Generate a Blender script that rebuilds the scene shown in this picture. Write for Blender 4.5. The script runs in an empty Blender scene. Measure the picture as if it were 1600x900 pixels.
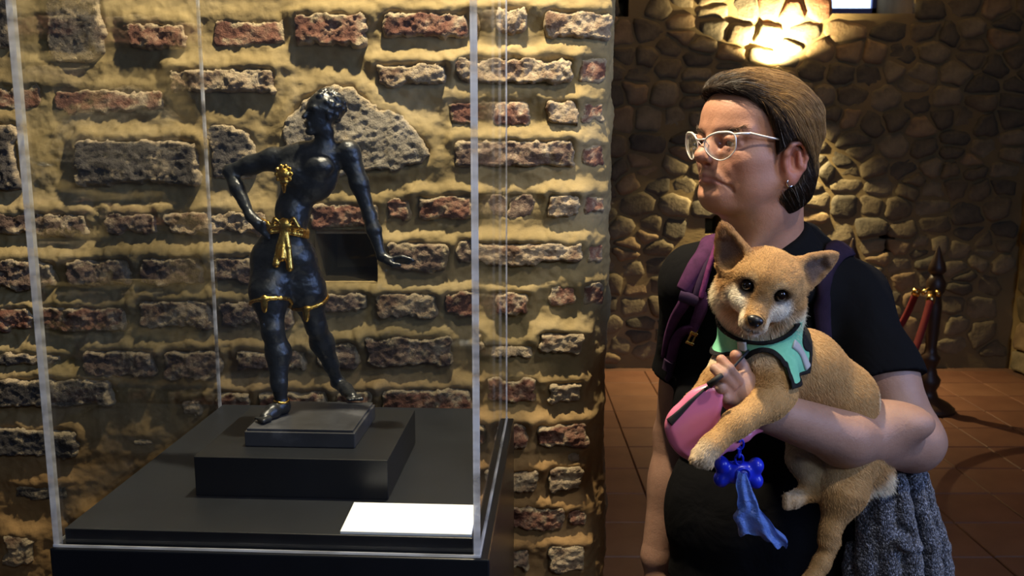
import bpy, bmesh, math, random
import numpy as np
import openvdb
from mathutils import Vector, Matrix

R = math.radians
sc = bpy.context.scene
COL = sc.collection
rng = np.random.default_rng(7)
random.seed(7)

# ------------------------------------------------------------------ camera, world, lights, exposure
PITCH = R(9.4)
EYE = 1.52
cam_d = bpy.data.cameras.new('camera')
cam_d.lens = 31.5
cam_d.sensor_width = 36.0
cam_d.clip_start = 0.02
cam_d.clip_end = 60
cam_d.dof.use_dof = True
cam_d.dof.focus_distance = 1.52
cam_d.dof.aperture_fstop = 10.0
cam = bpy.data.objects.new('camera', cam_d)
cam.location = (0, 0, EYE)
cam.rotation_euler = (R(90) - PITCH, 0, 0)
COL.objects.link(cam)
sc.camera = cam

world = bpy.data.worlds.new('world')
sc.world = world
world.use_nodes = True
world.node_tree.nodes['Background'].inputs[0].default_value = (0.62, 0.74, 1.0, 1)
world.node_tree.nodes['Background'].inputs[1].default_value = 0.05

sc.view_settings.view_transform = 'Standard'
sc.view_settings.look = 'None'
sc.view_settings.exposure = 0.0
sc.view_settings.gamma = 1.0
sc.view_settings.use_curve_mapping = False


def spot(name, loc, target, power, color, angle, blend=0.4, size=0.03):
    d = bpy.data.lights.new(name, 'SPOT')
    d.energy = power; d.color = color
    d.spot_size = R(angle); d.spot_blend = blend; d.shadow_soft_size = size
    o = bpy.data.objects.new(name, d)
    o.location = loc
    o.rotation_euler = (Vector(target) - Vector(loc)).to_track_quat('-Z', 'Y').to_euler()
    COL.objects.link(o)
    return o


def area(name, loc, target, power, color, sx, sy):
    d = bpy.data.lights.new(name, 'AREA')
    d.energy = power; d.color = color
    d.shape = 'RECTANGLE'; d.size = sx; d.size_y = sy
    o = bpy.data.objects.new(name, d)
    o.location = loc
    o.rotation_euler = (Vector(target) - Vector(loc)).to_track_quat('-Z', 'Y').to_euler()
    COL.objects.link(o)
    return o


WARM = (1.0, 0.83, 0.55)
spot('exhibit_spot_light', (-0.06, 1.42, 2.72), (-0.26, 1.72, 1.0), 215, WARM, 84, 0.6, 0.03)
spot('gallery_spot_light', (0.95, 0.35, 2.95), (0.40, 1.42, 1.30), 62, (1.0, 0.93, 0.84), 46, 0.5, 0.05)
area('side_window_light', (2.6, 0.2, 2.1), (0.4, 1.4, 1.0), 40, (0.36, 0.52, 1.0), 0.7, 1.0)
area('rear_window_light', (1.2, -1.6, 2.75), (0.35, 1.4, 1.1), 19, (0.66, 0.79, 1.0), 1.0, 0.5)
spot('hall_floor_light', (1.2, 4.0, 3.0), (2.2, 4.4, 0.0), 12, (1.0, 0.66, 0.38), 95, 0.9, 0.08)


# ------------------------------------------------------------------ helpers
def px(x, y, Y):
    """A point of the room at depth Y seen in direction (x, y) of the 1600x900 frame."""
    a = (x - 800) / 1400.0; b = (450 - y) / 1400.0
    c, s = math.cos(PITCH), math.sin(PITCH)
    d = Vector((a, c + b * s, -s + b * c))
    return Vector((0, 0, EYE)) + d * (Y / d.y)


def pz(x, y, Z):
    """The point at height Z in that direction."""
    a = (x - 800) / 1400.0; b = (450 - y) / 1400.0
    c, s = math.cos(PITCH), math.sin(PITCH)
    d = Vector((a, c + b * s, -s + b * c))
    return Vector((0, 0, EYE)) + d * ((Z - EYE) / d.z)


def tag(o, label=None, cat=None, group=None, kind=None):
    if label: o['label'] = label
    if cat: o['category'] = cat
    if group: o['group'] = group
    if kind: o['kind'] = kind
    return o


def link(name, me, mat=None, parent=None, smooth=True):
    o = bpy.data.objects.new(name, me)
    COL.objects.link(o)
    if mat is not None and not me.materials: me.materials.append(mat)
    if parent is not None: o.parent = parent
    if smooth and hasattr(me, 'polygons') and len(me.polygons):
        me.polygons.foreach_set('use_smooth', np.ones(len(me.polygons), dtype=bool))
    return o


def np_mesh(name, v, f):
    """A mesh from an (n,3) array and an (m,3 or 4) array."""
    me = bpy.data.meshes.new(name)
    v = np.asarray(v, dtype=np.float32); f = np.asarray(f, dtype=np.int32)
    k = f.shape[1]
    me.vertices.add(len(v)); me.vertices.foreach_set('co', v.ravel())
    me.loops.add(f.size); me.loops.foreach_set('vertex_index', f.ravel())
    me.polygons.add(len(f)); me.polygons.foreach_set('loop_start', np.arange(0, f.size, k, dtype=np.int32))
    me.update(calc_edges=True); me.validate()
    return me


def color_attr(me, cols):
    a = me.color_attributes.new('Col', 'FLOAT_COLOR', 'POINT')
    c = np.ones((len(cols), 4), np.float32); c[:, :3] = cols
    a.data.foreach_set('color', c.ravel())


def empty(name, loc=(0, 0, 0), parent=None):
    o = bpy.data.objects.new(name, None)
    o.empty_display_size = 0.05
    o.location = loc
    COL.objects.link(o)
    if parent is not None: o.parent = parent
    return o


def adopt(child, parent):
    """Parent without moving (world coordinates were used)."""
    child.parent = parent
    child.matrix_parent_inverse = Matrix.Translation(parent.location).inverted() if parent.type == 'EMPTY' else parent.matrix_basis.inverted()
    return child


class MB:
    """Collects boxes, tubes, lathes for one mesh."""
    def __init__(self): self.v = []; self.f = []

    def add(self, v, f):
        b = len(self.v); self.v += [tuple(p) for p in v]; self.f += [tuple(b + i for i in q) for q in f]

    def box(self, lo, hi, M=None):
        x0, y0, z0 = lo; x1, y1, z1 = hi
        v = [Vector(p) for p in ((x0, y0, z0), (x1, y0, z0), (x1, y1, z0), (x0, y1, z0), (x0, y0, z1), (x1, y0, z1), (x1, y1, z1), (x0, y1, z1))]
        if M is not None: v = [M @ p for p in v]
        self.add(v, [(0, 3, 2, 1), (4, 5, 6, 7), (0, 1, 5, 4), (1, 2, 6, 5), (2, 3, 7, 6), (3, 0, 4, 7)])
        return self

    def quad_prism(self, bottom, top):
        self.add(list(bottom) + list(top), [(0, 3, 2, 1), (4, 5, 6, 7), (0, 1, 5, 4), (1, 2, 6, 5), (2, 3, 7, 6), (3, 0, 4, 7)])
        return self

    def tube(self, pts, r, n=8, closed=False, flat=None, up=None):
        pts = [Vector(p) for p in pts]; m = len(pts)
        rs = r if isinstance(r, (list, tuple)) else [r] * m
        rings = []; prev = None
        for i, p in enumerate(pts):
            if closed: t = pts[(i + 1) % m] - pts[i - 1]
            else: t = pts[min(i + 1, m - 1)] - pts[max(i - 1, 0)]
            t.normalize()
            if up is not None: a = Vector(up[i]) if isinstance(up, list) else Vector(up)
            elif prev is None: a = Vector((0, 0, 1)) if abs(t.z) < .9 else Vector((1, 0, 0))
            else: a = prev
            a = (a - t * a.dot(t)).normalized(); prev = a
            b = t.cross(a)
            fa, fb = (1, 1) if flat is None else flat
            rings.append([p + (a * math.cos(q) * fa + b * math.sin(q) * fb) * rs[i] for q in [2 * math.pi * k / n for k in range(n)]])
        v = [q for g in rings for q in g]; f = []
        for i in range(m if closed else m - 1):
            j = (i + 1) % m
            for k in range(n):
                f.append((i * n + k, i * n + (k + 1) % n, j * n + (k + 1) % n, j * n + k))
        if not closed:
            f.append(tuple(range(n))[::-1]); f.append(tuple((m - 1) * n + k for k in range(n)))
        self.add(v, f); return self

    def lathe(self, prof, c, n=20, M=None):
        c = Vector(c); v = []; f = []
        for (r, z) in prof:
            for k in range(n):
                q = 2 * math.pi * k / n
                p = Vector((r * math.cos(q), r * math.sin(q), z))
                v.append((M @ p if M is not None else p) + c)
        for i in range(len(prof) - 1):
            for k in range(n):
                f.append((i * n + k, i * n + (k + 1) % n, (i + 1) * n + (k + 1) % n, (i + 1) * n + k))
        f.append(tuple(range(n))[::-1]); f.append(tuple((len(prof) - 1) * n + k for k in range(n)))
        self.add(v, f); return self

    def build(self, name, mat, parent=None, smooth=False, bevel=0.0, seg=2):
        me = bpy.data.meshes.new(name)
        me.from_pydata([tuple(p) for p in self.v], [], self.f); me.update()
        o = link(name, me, mat, None, smooth)
        if parent is not None: adopt(o, parent)
        if bevel:
            m = o.modifiers.new('bevel', 'BEVEL'); m.width = bevel; m.segments = seg; m.limit_method = 'ANGLE'
        return o


# value noise
def _hash(ix, iy, iz, seed):
    h = (ix.astype(np.int64) * 374761393 + iy.astype(np.int64) * 668265263 + iz.astype(np.int64) * 2147483647 + seed * 974634777) & 0xFFFFFFFF
    h = ((h ^ (h >> 13)) * 1274126177) & 0xFFFFFFFF
    h = (h ^ (h >> 16)) & 0xFFFFFF
    return h.astype(np.float32) / 16777215.0


def vnoise(x, y, z, seed=0):
    x0, y0, z0 = np.floor(x), np.floor(y), np.floor(z)
    fx, fy, fz = x - x0, y - y0, z - z0
    fx, fy, fz = [t * t * t * (t * (t * 6 - 15) + 10) for t in (fx, fy, fz)]
    r = 0
    for dx in (0, 1):
        for dy in (0, 1):
            for dz in (0, 1):
                w = (fx if dx else 1 - fx) * (fy if dy else 1 - fy) * (fz if dz else 1 - fz)
                r = r + w * _hash(x0 + dx, y0 + dy, z0 + dz, seed)
    return r


def fbm(x, y, z, seed=0, octv=4, gain=0.5):
    r = 0; a = 1; t = 0
    for i in range(octv):
        r = r + a * (vnoise(x, y, z, seed + i) - 0.5); t += a
        a *= gain; x = x * 2.03; y = y * 2.03; z = z * 2.03
    return r / t * 2


# materials
def mat(name, color=(.5, .5, .5), rough=.6, metal=0.0, spec=.5, **kw):
    m = bpy.data.materials.new(name); m.use_nodes = True
    b = m.node_tree.nodes['Principled BSDF']
    b.inputs['Base Color'].default_value = (*color, 1)
    b.inputs['Roughness'].default_value = rough
    b.inputs['Metallic'].default_value = metal
    b.inputs['Specular IOR Level'].default_value = spec
    for k, v in kw.items():
        b.inputs[k.replace('_', ' ')].default_value = v
    return m


def N(m, kind, **ins):
    n = m.node_tree.nodes.new(kind)
    for k, v in ins.items():
        k2 = k.replace('_', ' ')
        if k2 in n.inputs: n.inputs[k2].default_value = v
        else: setattr(n, k, v)
    return n


def L(m, a, b): m.node_tree.links.new(a, b)


def bsdf(m): return m.node_tree.nodes['Principled BSDF']


def ramp(m, fac, stops):
    r = N(m, 'ShaderNodeValToRGB')
    e = r.color_ramp.elements
    while len(e) < len(stops): e.new(0.5)
    for i, (p, c) in enumerate(stops):
        e[i].position = p; e[i].color = (*c, 1) if len(c) == 3 else c
    L(m, fac, r.inputs[0]); return r


def noise(m, scale, detail=4, rough=.55, coord='Object', dist=0.0, vec=None):
    n = N(m, 'ShaderNodeTexNoise', Scale=scale, Detail=detail, Roughness=rough, Distortion=dist)
    if vec is None:
        t = N(m, 'ShaderNodeTexCoord'); L(m, t.outputs[coord], n.inputs['Vector'])
    else: L(m, vec, n.inputs['Vector'])
    return n


def bump(m, src, strength=.4, dist=.01, prev=None):
    b = N(m, 'ShaderNodeBump', Strength=strength, Distance=dist)
    L(m, src, b.inputs['Height'])
    if prev is not None: L(m, prev.outputs[0], b.inputs['Normal'])
    L(m, b.outputs[0], bsdf(m).inputs['Normal'])
    return b


def noisy(name, stops, scale=8, rough=.85, bscale=60, bstr=.5, bdist=.004, coord='Object', spec=.3, detail=6, b2=None):
    m = mat(name, rough=rough, spec=spec)
    n = noise(m, scale, detail, .6, coord)
    r = ramp(m, n.outputs['Fac'], stops)
    L(m, r.outputs[0], bsdf(m).inputs['Base Color'])
    n2 = noise(m, bscale, 6, .65, coord)
    b = bump(m, n2.outputs['Fac'], bstr, bdist)
    if b2:
        n3 = noise(m, b2[0], 3, .6, coord); bump(m, n3.outputs['Fac'], b2[1], b2[2], b)
    return m


# ------------------------------------------------------------------ implicit surfaces
class Field:
    """A signed-distance volume into which round shapes are blended."""
    def __init__(self, lo, hi, h):
        self.lo = np.array(lo, np.float32); self.h = h
        self.n = np.ceil((np.array(hi) - self.lo) / h).astype(int) + 1
        self.d = np.full(self.n, 0.06, np.float32)
        self.ax = [self.lo[i] + h * np.arange(self.n[i], dtype=np.float32) for i in range(3)]

    def win(self, lo, hi):
        a = np.maximum(np.floor((np.array(lo) - self.lo) / self.h).astype(int), 0)
        b = np.minimum(np.ceil((np.array(hi) - self.lo) / self.h).astype(int) + 1, self.n)
        if np.any(b <= a): return None, None
        s = tuple(slice(a[i], b[i]) for i in range(3))
        X = self.ax[0][s[0]][:, None, None]; Y = self.ax[1][s[1]][None, :, None]; Z = self.ax[2][s[2]][None, None, :]
        return s, (X, Y, Z)

    def mix(self, s, d, k, mode='add'):
        a = self.d[s]
        if mode == 'sub': d = -d; r = np.maximum(a, d) + (np.maximum(k - np.abs(a - d), 0) ** 2) / (4 * k) if k > 0 else np.maximum(a, d)
        elif mode == 'int': r = np.maximum(a, d)
        else: r = np.minimum(a, d) - (np.maximum(k - np.abs(a - d), 0) ** 2) / (4 * k) if k > 0 else np.minimum(a, d)
        self.d[s] = r

    def ell(self, c, r, rot=None, k=.01, mode='add', pad=.012):
        """Ellipsoid: rot is a 3x3 whose rows are its axes."""
        c = np.array(c, np.float32); r = np.array(r, np.float32) if np.ndim(r) else np.array([r] * 3, np.float32)
        A = np.eye(3, dtype=np.float32) if rot is None else np.array(rot, np.float32)
        ext = np.sqrt(((A * r[:, None]) ** 2).sum(0)) + k + pad
        s, g = self.win(c - ext, c + ext)
        if s is None: return self
        X, Y, Z = g[0] - c[0], g[1] - c[1], g[2] - c[2]
        u = [A[i, 0] * X + A[i, 1] * Y + A[i, 2] * Z for i in range(3)]
        k0 = np.sqrt((u[0] / r[0]) ** 2 + (u[1] / r[1]) ** 2 + (u[2] / r[2]) ** 2)
        k1 = np.sqrt((u[0] / r[0] ** 2) ** 2 + (u[1] / r[1] ** 2) ** 2 + (u[2] / r[2] ** 2) ** 2) + 1e-6
        d = k0 * (k0 - 1) / k1
        d = np.where(k0 < .05, -min(r), d)
        self.mix(s, d.astype(np.float32), k, mode)
        return self

    def cap(self, a, b, r1, r2=None, k=.01, mode='add', pad=.012):
        """Tapered capsule."""
        a = np.array(a, np.float32); b = np.array(b, np.float32); r2 = r1 if r2 is None else r2
        m = max(r1, r2) + k + pad
        s, g = self.win(np.minimum(a, b) - m, np.maximum(a, b) + m)
        if s is None: return self
        ba = b - a; X, Y, Z = g[0] - a[0], g[1] - a[1], g[2] - a[2]
        t = np.clip((X * ba[0] + Y * ba[1] + Z * ba[2]) / max(float(ba @ ba), 1e-9), 0, 1)
        d = np.sqrt((X - t * ba[0]) ** 2 + (Y - t * ba[1]) ** 2 + (Z - t * ba[2]) ** 2) - (r1 + (r2 - r1) * t)
        self.mix(s, d.astype(np.float32), k, mode)
        return self

    def chain(self, pts, rs, k=.01, mode='add'):
        for i in range(len(pts) - 1): self.cap(pts[i], pts[i + 1], rs[i], rs[i + 1], k, mode)
        return self

    def plane(self, p, n, lo=None, hi=None):
        """Cut away the side n points to, inside the window lo..hi."""
        p = np.array(p, np.float32); n = np.array(n, np.float32); n /= np.linalg.norm(n)
        s, g = self.win(self.lo if lo is None else lo, self.lo + self.n * self.h if hi is None else hi)
        d = (g[0] - p[0]) * n[0] + (g[1] - p[1]) * n[1] + (g[2] - p[2]) * n[2]
        self.d[s] = np.maximum(self.d[s], d.astype(np.float32))
        return self

    def rough(self, amp, scale, seed=0, octv=3, stretch=(1, 1, 1)):
        """Displace near the surface with noise."""
        idx = np.nonzero(np.abs(self.d) < amp * 2 + self.h * 3)
        x, y, z = [self.ax[i][idx[i]] * scale * stretch[i] for i in range(3)]
        self.d[idx] += (fbm(x, y, z, seed, octv) * amp).astype(np.float32)
        return self

    def sample(self, P):
        P = np.atleast_2d(np.asarray(P, np.float32))
        q = (P - self.lo) / self.h
        q = np.clip(q, 0, self.n - 1.001)
        i = q.astype(int); f = q - i
        r = 0
        for dx in (0, 1):
            for dy in (0, 1):
                for dz in (0, 1):
                    w = (f[:, 0] if dx else 1 - f[:, 0]) * (f[:, 1] if dy else 1 - f[:, 1]) * (f[:, 2] if dz else 1 - f[:, 2])
                    r = r + w * self.d[i[:, 0] + dx, i[:, 1] + dy, i[:, 2] + dz]
        return r

    def grad(self, P):
        P = np.atleast_2d(np.asarray(P, np.float32)); e = self.h
        g = np.stack([self.sample(P + np.eye(3, dtype=np.float32)[i] * e) - self.sample(P - np.eye(3, dtype=np.float32)[i] * e) for i in range(3)], 1)
        return g / (np.linalg.norm(g, axis=1, keepdims=True) + 1e-9)

    def snap(self, P, off=0.0, it=6):
        """Move points on to the surface (plus an offset)."""
        P = np.array(P, np.float32)
        for _ in range(it): P = P - self.grad(P) * (self.sample(P)[:, None] - off) * .9
        return P

    def hit(self, x, y, Y0, Y1, off=0.0):
        """First point of the surface met between depths Y0 and Y1 looking along frame direction (x, y)."""
        a, b = np.array(px(x, y, Y0)), np.array(px(x, y, Y1))
        T = np.linspace(0, 1, 400)[:, None]
        P = a + (b - a) * T
        s = self.sample(P) - off
        w = np.nonzero(s < 0)[0]
        return Vector(P[w[0]]) if len(w) else Vector(b)

    def mesh(self, name, iso=0.0, origin=(0, 0, 0)):
        d = self.d
        pad = np.full(np.array(d.shape) + 2, 0.02, np.float32)
        pad[1:-1, 1:-1, 1:-1] = d
        b = 4 * self.h
        pad = np.clip(pad - iso, -b, b)
        G = openvdb.FloatGrid(b); G.copyFromArray(pad)
        p, q = G.convertToQuads(0.0)
        v = (p - 1) * self.h + self.lo - np.array(origin)
        # light relaxation of the lattice steps
        e = np.concatenate([q[:, [0, 1]], q[:, [1, 2]], q[:, [2, 3]], q[:, [3, 0]]])
        for lam in (.5, -.52):
            acc = np.zeros_like(v); cnt = np.zeros(len(v))
            for c in range(3):
                acc[:, c] = np.bincount(e[:, 0], v[e[:, 1], c], len(v)) + np.bincount(e[:, 1], v[e[:, 0], c], len(v))
            cnt = np.bincount(e[:, 0], minlength=len(v)) + np.bincount(e[:, 1], minlength=len(v))
            v = v + lam * (acc / np.maximum(cnt, 1)[:, None] - v)
        return np_mesh(name, v, q), v + np.array(origin), q


def hair(name, pts, rad, cols, material, parent):
    """Strands as a Curves object: pts (n, m, 3)."""
    n, m = pts.shape[:2]
    hc = bpy.data.hair_curves.new(name)
    hc.add_curves([m] * n)
    off = np.array(parent.matrix_basis.translation)
    hc.attributes['position'].data.foreach_set('vector', (pts - off).astype(np.float32).ravel())
    a = hc.attributes.new('radius', 'FLOAT', 'POINT')
    rr = np.broadcast_to(rad, (n, m)).astype(np.float32)
    a.data.foreach_set('value', rr.ravel())
    c = hc.attributes.new('Col', 'FLOAT_COLOR', 'POINT')
    cc = np.ones((n, m, 4), np.float32); cc[..., :3] = cols if cols.ndim == 3 else cols[:, None, :]
    c.data.foreach_set('color', cc.ravel())
    hc.materials.append(material)
    o = bpy.data.objects.new(name, hc); COL.objects.link(o); o.parent = parent
    return o


def surf_points(v, q, n, weight=None):
    """Random points on a quad mesh."""
    t = np.concatenate([q[:, [0, 1, 2]], q[:, [0, 2, 3]]])
    a, b, c = v[t[:, 0]], v[t[:, 1]], v[t[:, 2]]
    ar = np.linalg.norm(np.cross(b - a, c - a), axis=1)
    if weight is not None: ar = ar * weight((a + b + c) / 3)
    i = rng.choice(len(t), n, p=ar / ar.sum())
    u, w = rng.random(n), rng.random(n); m = u + w > 1; u[m] = 1 - u[m]; w[m] = 1 - w[m]
    return a[i] + (b - a)[i] * u[:, None] + (c - a)[i] * w[:, None]


def unit(a):
    a = np.asarray(a, np.float64)
    return a / (np.linalg.norm(a, axis=-1, keepdims=True) + 1e-12)


def smooth01(t): t = np.clip(t, 0, 1); return t * t * (3 - 2 * t)
# ------------------------------------------------------------------ setting: brick wall on the left
YW = 1.80
def crusted(*a_, **k_):
    """A brick or stone with lime crust where the mortar still clings to it."""
    m = noisy(*a_, **k_)
    src = bsdf(m).inputs['Base Color'].links[0].from_socket
    at = N(m, 'ShaderNodeVertexColor', layer_name='Col'); mx = N(m, 'ShaderNodeMix', data_type='RGBA')
    L(m, at.outputs[0], mx.inputs[0]); L(m, src, mx.inputs[6]); mx.inputs[7].default_value = (.46, .37, .24, 1)
    L(m, mx.outputs[2], bsdf(m).inputs['Base Color'])
    return m


M_mortar = noisy('mortar', [(.25, (.175, .130, .056)), (.5, (.265, .202, .094)), (.75, (.36, .285, .155))], 6, .92, 90, .35, .004, b2=(14, .35, .02))
# plaster colour shifts to brown towards the bottom, the border broken by noise
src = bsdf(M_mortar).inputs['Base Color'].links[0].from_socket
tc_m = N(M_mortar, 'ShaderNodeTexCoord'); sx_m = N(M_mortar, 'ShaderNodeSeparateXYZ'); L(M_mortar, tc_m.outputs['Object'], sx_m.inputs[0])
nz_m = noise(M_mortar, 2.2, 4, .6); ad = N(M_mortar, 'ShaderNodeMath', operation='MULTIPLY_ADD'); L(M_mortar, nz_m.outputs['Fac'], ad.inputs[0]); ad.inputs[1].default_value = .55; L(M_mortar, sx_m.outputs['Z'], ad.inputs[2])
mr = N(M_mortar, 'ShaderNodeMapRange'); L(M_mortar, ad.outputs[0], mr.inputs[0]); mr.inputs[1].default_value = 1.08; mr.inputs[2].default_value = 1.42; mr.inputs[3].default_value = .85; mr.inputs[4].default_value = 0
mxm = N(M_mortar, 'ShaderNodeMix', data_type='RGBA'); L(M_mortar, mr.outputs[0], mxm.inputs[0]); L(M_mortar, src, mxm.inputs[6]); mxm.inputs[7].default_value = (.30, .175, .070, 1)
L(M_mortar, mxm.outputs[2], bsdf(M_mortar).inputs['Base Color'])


def brick_mat(name, stops, sc_=14):
    return crusted(name, stops, sc_, .92, 130, .9, .009, coord='Object', b2=(460, .6, .003), detail=9)
M_brick_red = brick_mat('brick_red', [(.34, (.080, .036, .026)), (.50, (.195, .085, .058)), (.60, (.28, .155, .105)), (.70, (.50, .40, .28))], 22)
M_brick_dark = brick_mat('brick_dark', [(.34, (.065, .045, .038)), (.50, (.150, .098, .076)), (.60, (.25, .18, .13)), (.70, (.50, .41, .29))], 22)
M_brick_pale = brick_mat('brick_pale', [(.30, (.10, .052, .036)), (.44, (.22, .14, .09)), (.55, (.38, .29, .19)), (.68, (.56, .46, .32))], 22)
M_stone_dark = brick_mat('stone_dark', [(.30, (.04, .036, .036)), (.55, (.085, .077, .072)), (.8, (.16, .14, .12))], 9)
M_stone_pale = brick_mat('stone_pale', [(.30, (.14, .12, .10)), (.5, (.27, .24, .19)), (.72, (.44, .39, .31))], 16)

# every brick or stone that shows in the plaster: frame rectangle, look, how far it stands out (mm)
BR = [
 (-40, -10, 32, 84, 'sd', 12), (68, -30, 172, 98, 'sd', 12), (198, 34, 297, 80, 'r', 16), (330, 26, 455, 76, 'r', 6), (455, 16, 580, 76, 'r', 20),
 (593, 15, 736, 64, 'r', 16), (744, 10, 826, 56, 'p', 20), (848, 14, 958, 66, 'p', 18),
 (-30, 130, 72, 176, 'r', 6), (78, 136, 262, 178, 'r', 5), (262, 104, 436, 149, 'p', 20), (584, 94, 706, 140, 'p', 20), (709, 88, 770, 134, 'p', 20), (770, 86, 898, 134, 'p', 22), (898, 84, 956, 132, 'r', 8),
 (694, 151, 834, 199, 'r', 12), (849, 154, 904, 196, 'p', 18), (904, 154, 952, 198, 'r', 6),
 (706, 214, 900, 266, 'd', 20), (900, 222, 955, 266, 'r', 6),
 (-20, 185, 42, 300, 'sd', 18), (116, 214, 322, 292, 'sd', 24), (320, 192, 402, 286, 'sd', 10),
 (-30, 328, 146, 372, 'd', 14), (164, 328, 254, 370, 'd', 16), (256, 326, 420, 368, 'p', 14),
 (480, 314, 600, 360, 'r', 16), (600, 308, 646, 348, 'r', 14), (646, 300, 744, 348, 'r', 18), (744, 298, 778, 345, 'd', 6), (788, 300, 838, 344, 'd', 8), (851, 299, 906, 341, 'p', 22), (906, 300, 955, 342, 'r', 6),
 (-30, 402, 97, 454, 'd', 22), (100, 400, 213, 449, 'd', 24), (219, 396, 328, 448, 'd', 24), (330, 394, 420, 442, 'd', 20),
 (602, 374, 706, 428, 'd', 22), (710, 368, 748, 418, 'd', 18), (748, 374, 912, 416, 'p', 22), (912, 376, 954, 418, 'r', 5),
 (-30, 474, 60, 520, 'r', 18), (62, 474, 206, 519, 'r', 18), (214, 464, 340, 514, 'p', 22), (340, 464, 466, 512, 'd', 20), (490, 452, 582, 490, 'd', 20), (586, 452, 690, 498, 'p', 22), (690, 452, 832, 496, 'r', 20), (854, 440, 906, 484, 'r', 8), (906, 442, 954, 484, 'r', 5),
 (-30, 548, 104, 572, 'sd', 14), (130, 540, 252, 590, 'd', 22), (252, 540, 356, 593, 'd', 24), (368, 542, 486, 580, 'd', 20), (490, 530, 566, 576, 'd', 22), (566, 520, 712, 573, 'd', 24), (735, 534, 838, 562, 'p', 14), (836, 514, 913, 556, 'p', 22),
 (-30, 586, 186, 636, 'sd', 22), (334, 606, 400, 650, 'r', 22), (400, 604, 520, 652, 'r', 22), (524, 604, 590, 652, 'r', 22), (590, 600, 742, 652, 'r', 24), (780, 588, 842, 632, 'r', 12), (854, 592, 912, 633, 'p', 18),
 (284, 620, 320, 648, 'p', 12), (205, 682, 246, 700, 'p', 8), (744, 656, 830, 702, 'r', 22), (832, 656, 918, 700, 'r', 20), (-20, 664, 132, 716, 'sd', 18), (886, 704, 906, 722, 'p', 12),
 (770, 727, 844, 769, 'p', 18), (854, 724, 912, 770, 'p', 20), (16, 752, 112, 782, 'sd', 8), (768, 786, 884, 828, 'r', 16), (884, 790, 918, 826, 'r', 10), (846, 782, 866, 806, 'p', 10),
 (778, 850, 832, 890, 'd', 18), (852, 845, 914, 891, 'p', 22), (6, 830, 62, 884, 'p', 18),
 (120, 800, 260, 850, 'd', 14), (300, 850, 420, 900, 'd', 14), (440, 700, 560, 750, 'r', 16), (260, 740, 400, 790, 'd', 14), (600, 730, 720, 780, 'd', 16), (480, 790, 640, 840, 'r', 16),
 (-190, 60, -60, 110, 'd', 16), (-200, 150, -50, 200, 'r', 16), (-190, 240, -40, 290, 'd', 18), (-210, 330, -50, 376, 'd', 16), (-190, 402, -50, 452, 'd', 20), (-210, 474, -50, 520, 'r', 18), (-190, 550, -50, 600, 'd', 18), (-200, 640, -60, 690, 'r', 16), (-190, 740, -60, 790, 'd', 16),
]
WX0, WX1, CR = -3.2, 0.205, 0.085       # left end, right end, rounded corner radius
HOLE = [px(492, 358, YW), px(591, 441, YW)]
hx0, hx1, hz1, hz0 = HOLE[0].x, HOLE[1].x, HOLE[0].z, HOLE[1].z

rects = []
for (x0, y0, x1, y1, t, s) in BR:
    a, b = px(x0, y0, YW), px(x1, y1, YW)
    rects.append((a.x, b.x, b.z, a.z, t, s / 1000.0))
# the large pale boulder beside the figure's head, as an outline
STONE = [px(*p, YW) for p in ((445, 190), (470, 150), (510, 128), (552, 132), (585, 160), (630, 178), (668, 212), (682, 244), (650, 266), (600, 272), (540, 278), (470, 280), (440, 240))]


def rect_sd(x, z, r):
    cx, cz, hx, hz = (r[0] + r[1]) / 2, (r[2] + r[3]) / 2, (r[1] - r[0]) / 2, (r[3] - r[2]) / 2
    rad = min(hx, hz) * .45
    qx = np.abs(x - cx) - hx + rad; qz = np.abs(z - cz) - hz + rad
    return np.sqrt(np.maximum(qx, 0) ** 2 + np.maximum(qz, 0) ** 2) + np.minimum(np.maximum(qx, qz), 0) - rad


def poly_sd(x, z, P):
    d = np.full(x.shape, 1e9); ins = np.zeros(x.shape, bool)
    n = len(P)
    for i in range(n):
        ax, az, bx, bz = P[i].x, P[i].z, P[(i + 1) % n].x, P[(i + 1) % n].z
        ex, ez = bx - ax, bz - az
        t = np.clip(((x - ax) * ex + (z - az) * ez) / (ex * ex + ez * ez), 0, 1)
        d = np.minimum(d, np.hypot(x - ax - t * ex, z - az - t * ez))
        c = ((az > z) != (bz > z)) & (x < (bx - ax) * (z - az) / (bz - az + 1e-12) + ax)
        ins ^= c
    return np.where(ins, -d, d)


def mortar_h(x, z):
    """Relief of the plaster, metres towards the room."""
    h = .008 * fbm(x * 4, z * 6, x * 0 + 3.3, 5, 3) + .005 * fbm(x * 20, z * 26, x * 0, 9, 3) + .0022 * fbm(x * 80, z * 90, x * 0, 15, 3)
    w = .014 * fbm(x * 26, z * 26, x * 0 + 1.7, 31, 4, .6)
    for r in rects:
        m = (x > r[0] - .05) & (x < r[1] + .05) & (z > r[2] - .05) & (z < r[3] + .06)
        if not m.any(): continue
        d = rect_sd(x[m], z[m], r) + w[m]
        up = smooth01((z[m] - (r[2] + r[3]) / 2) / (r[3] - r[2]) + .3)
        lip = r[5] * (.10 + .85 * up) * np.exp(-(np.maximum(d, 0) / (.007 + .011 * up)) ** 2)
        inside = smooth01((-d - .004) / .012)
        h[m] = h[m] * (1 - .6 * inside) + lip * (1 - .75 * inside) - .002 * inside
    d = poly_sd(x, z, STONE) + w
    h += .010 * np.exp(-(np.maximum(d, 0) / .02) ** 2) * (1 - smooth01(-d / .02))
    return h


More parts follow.
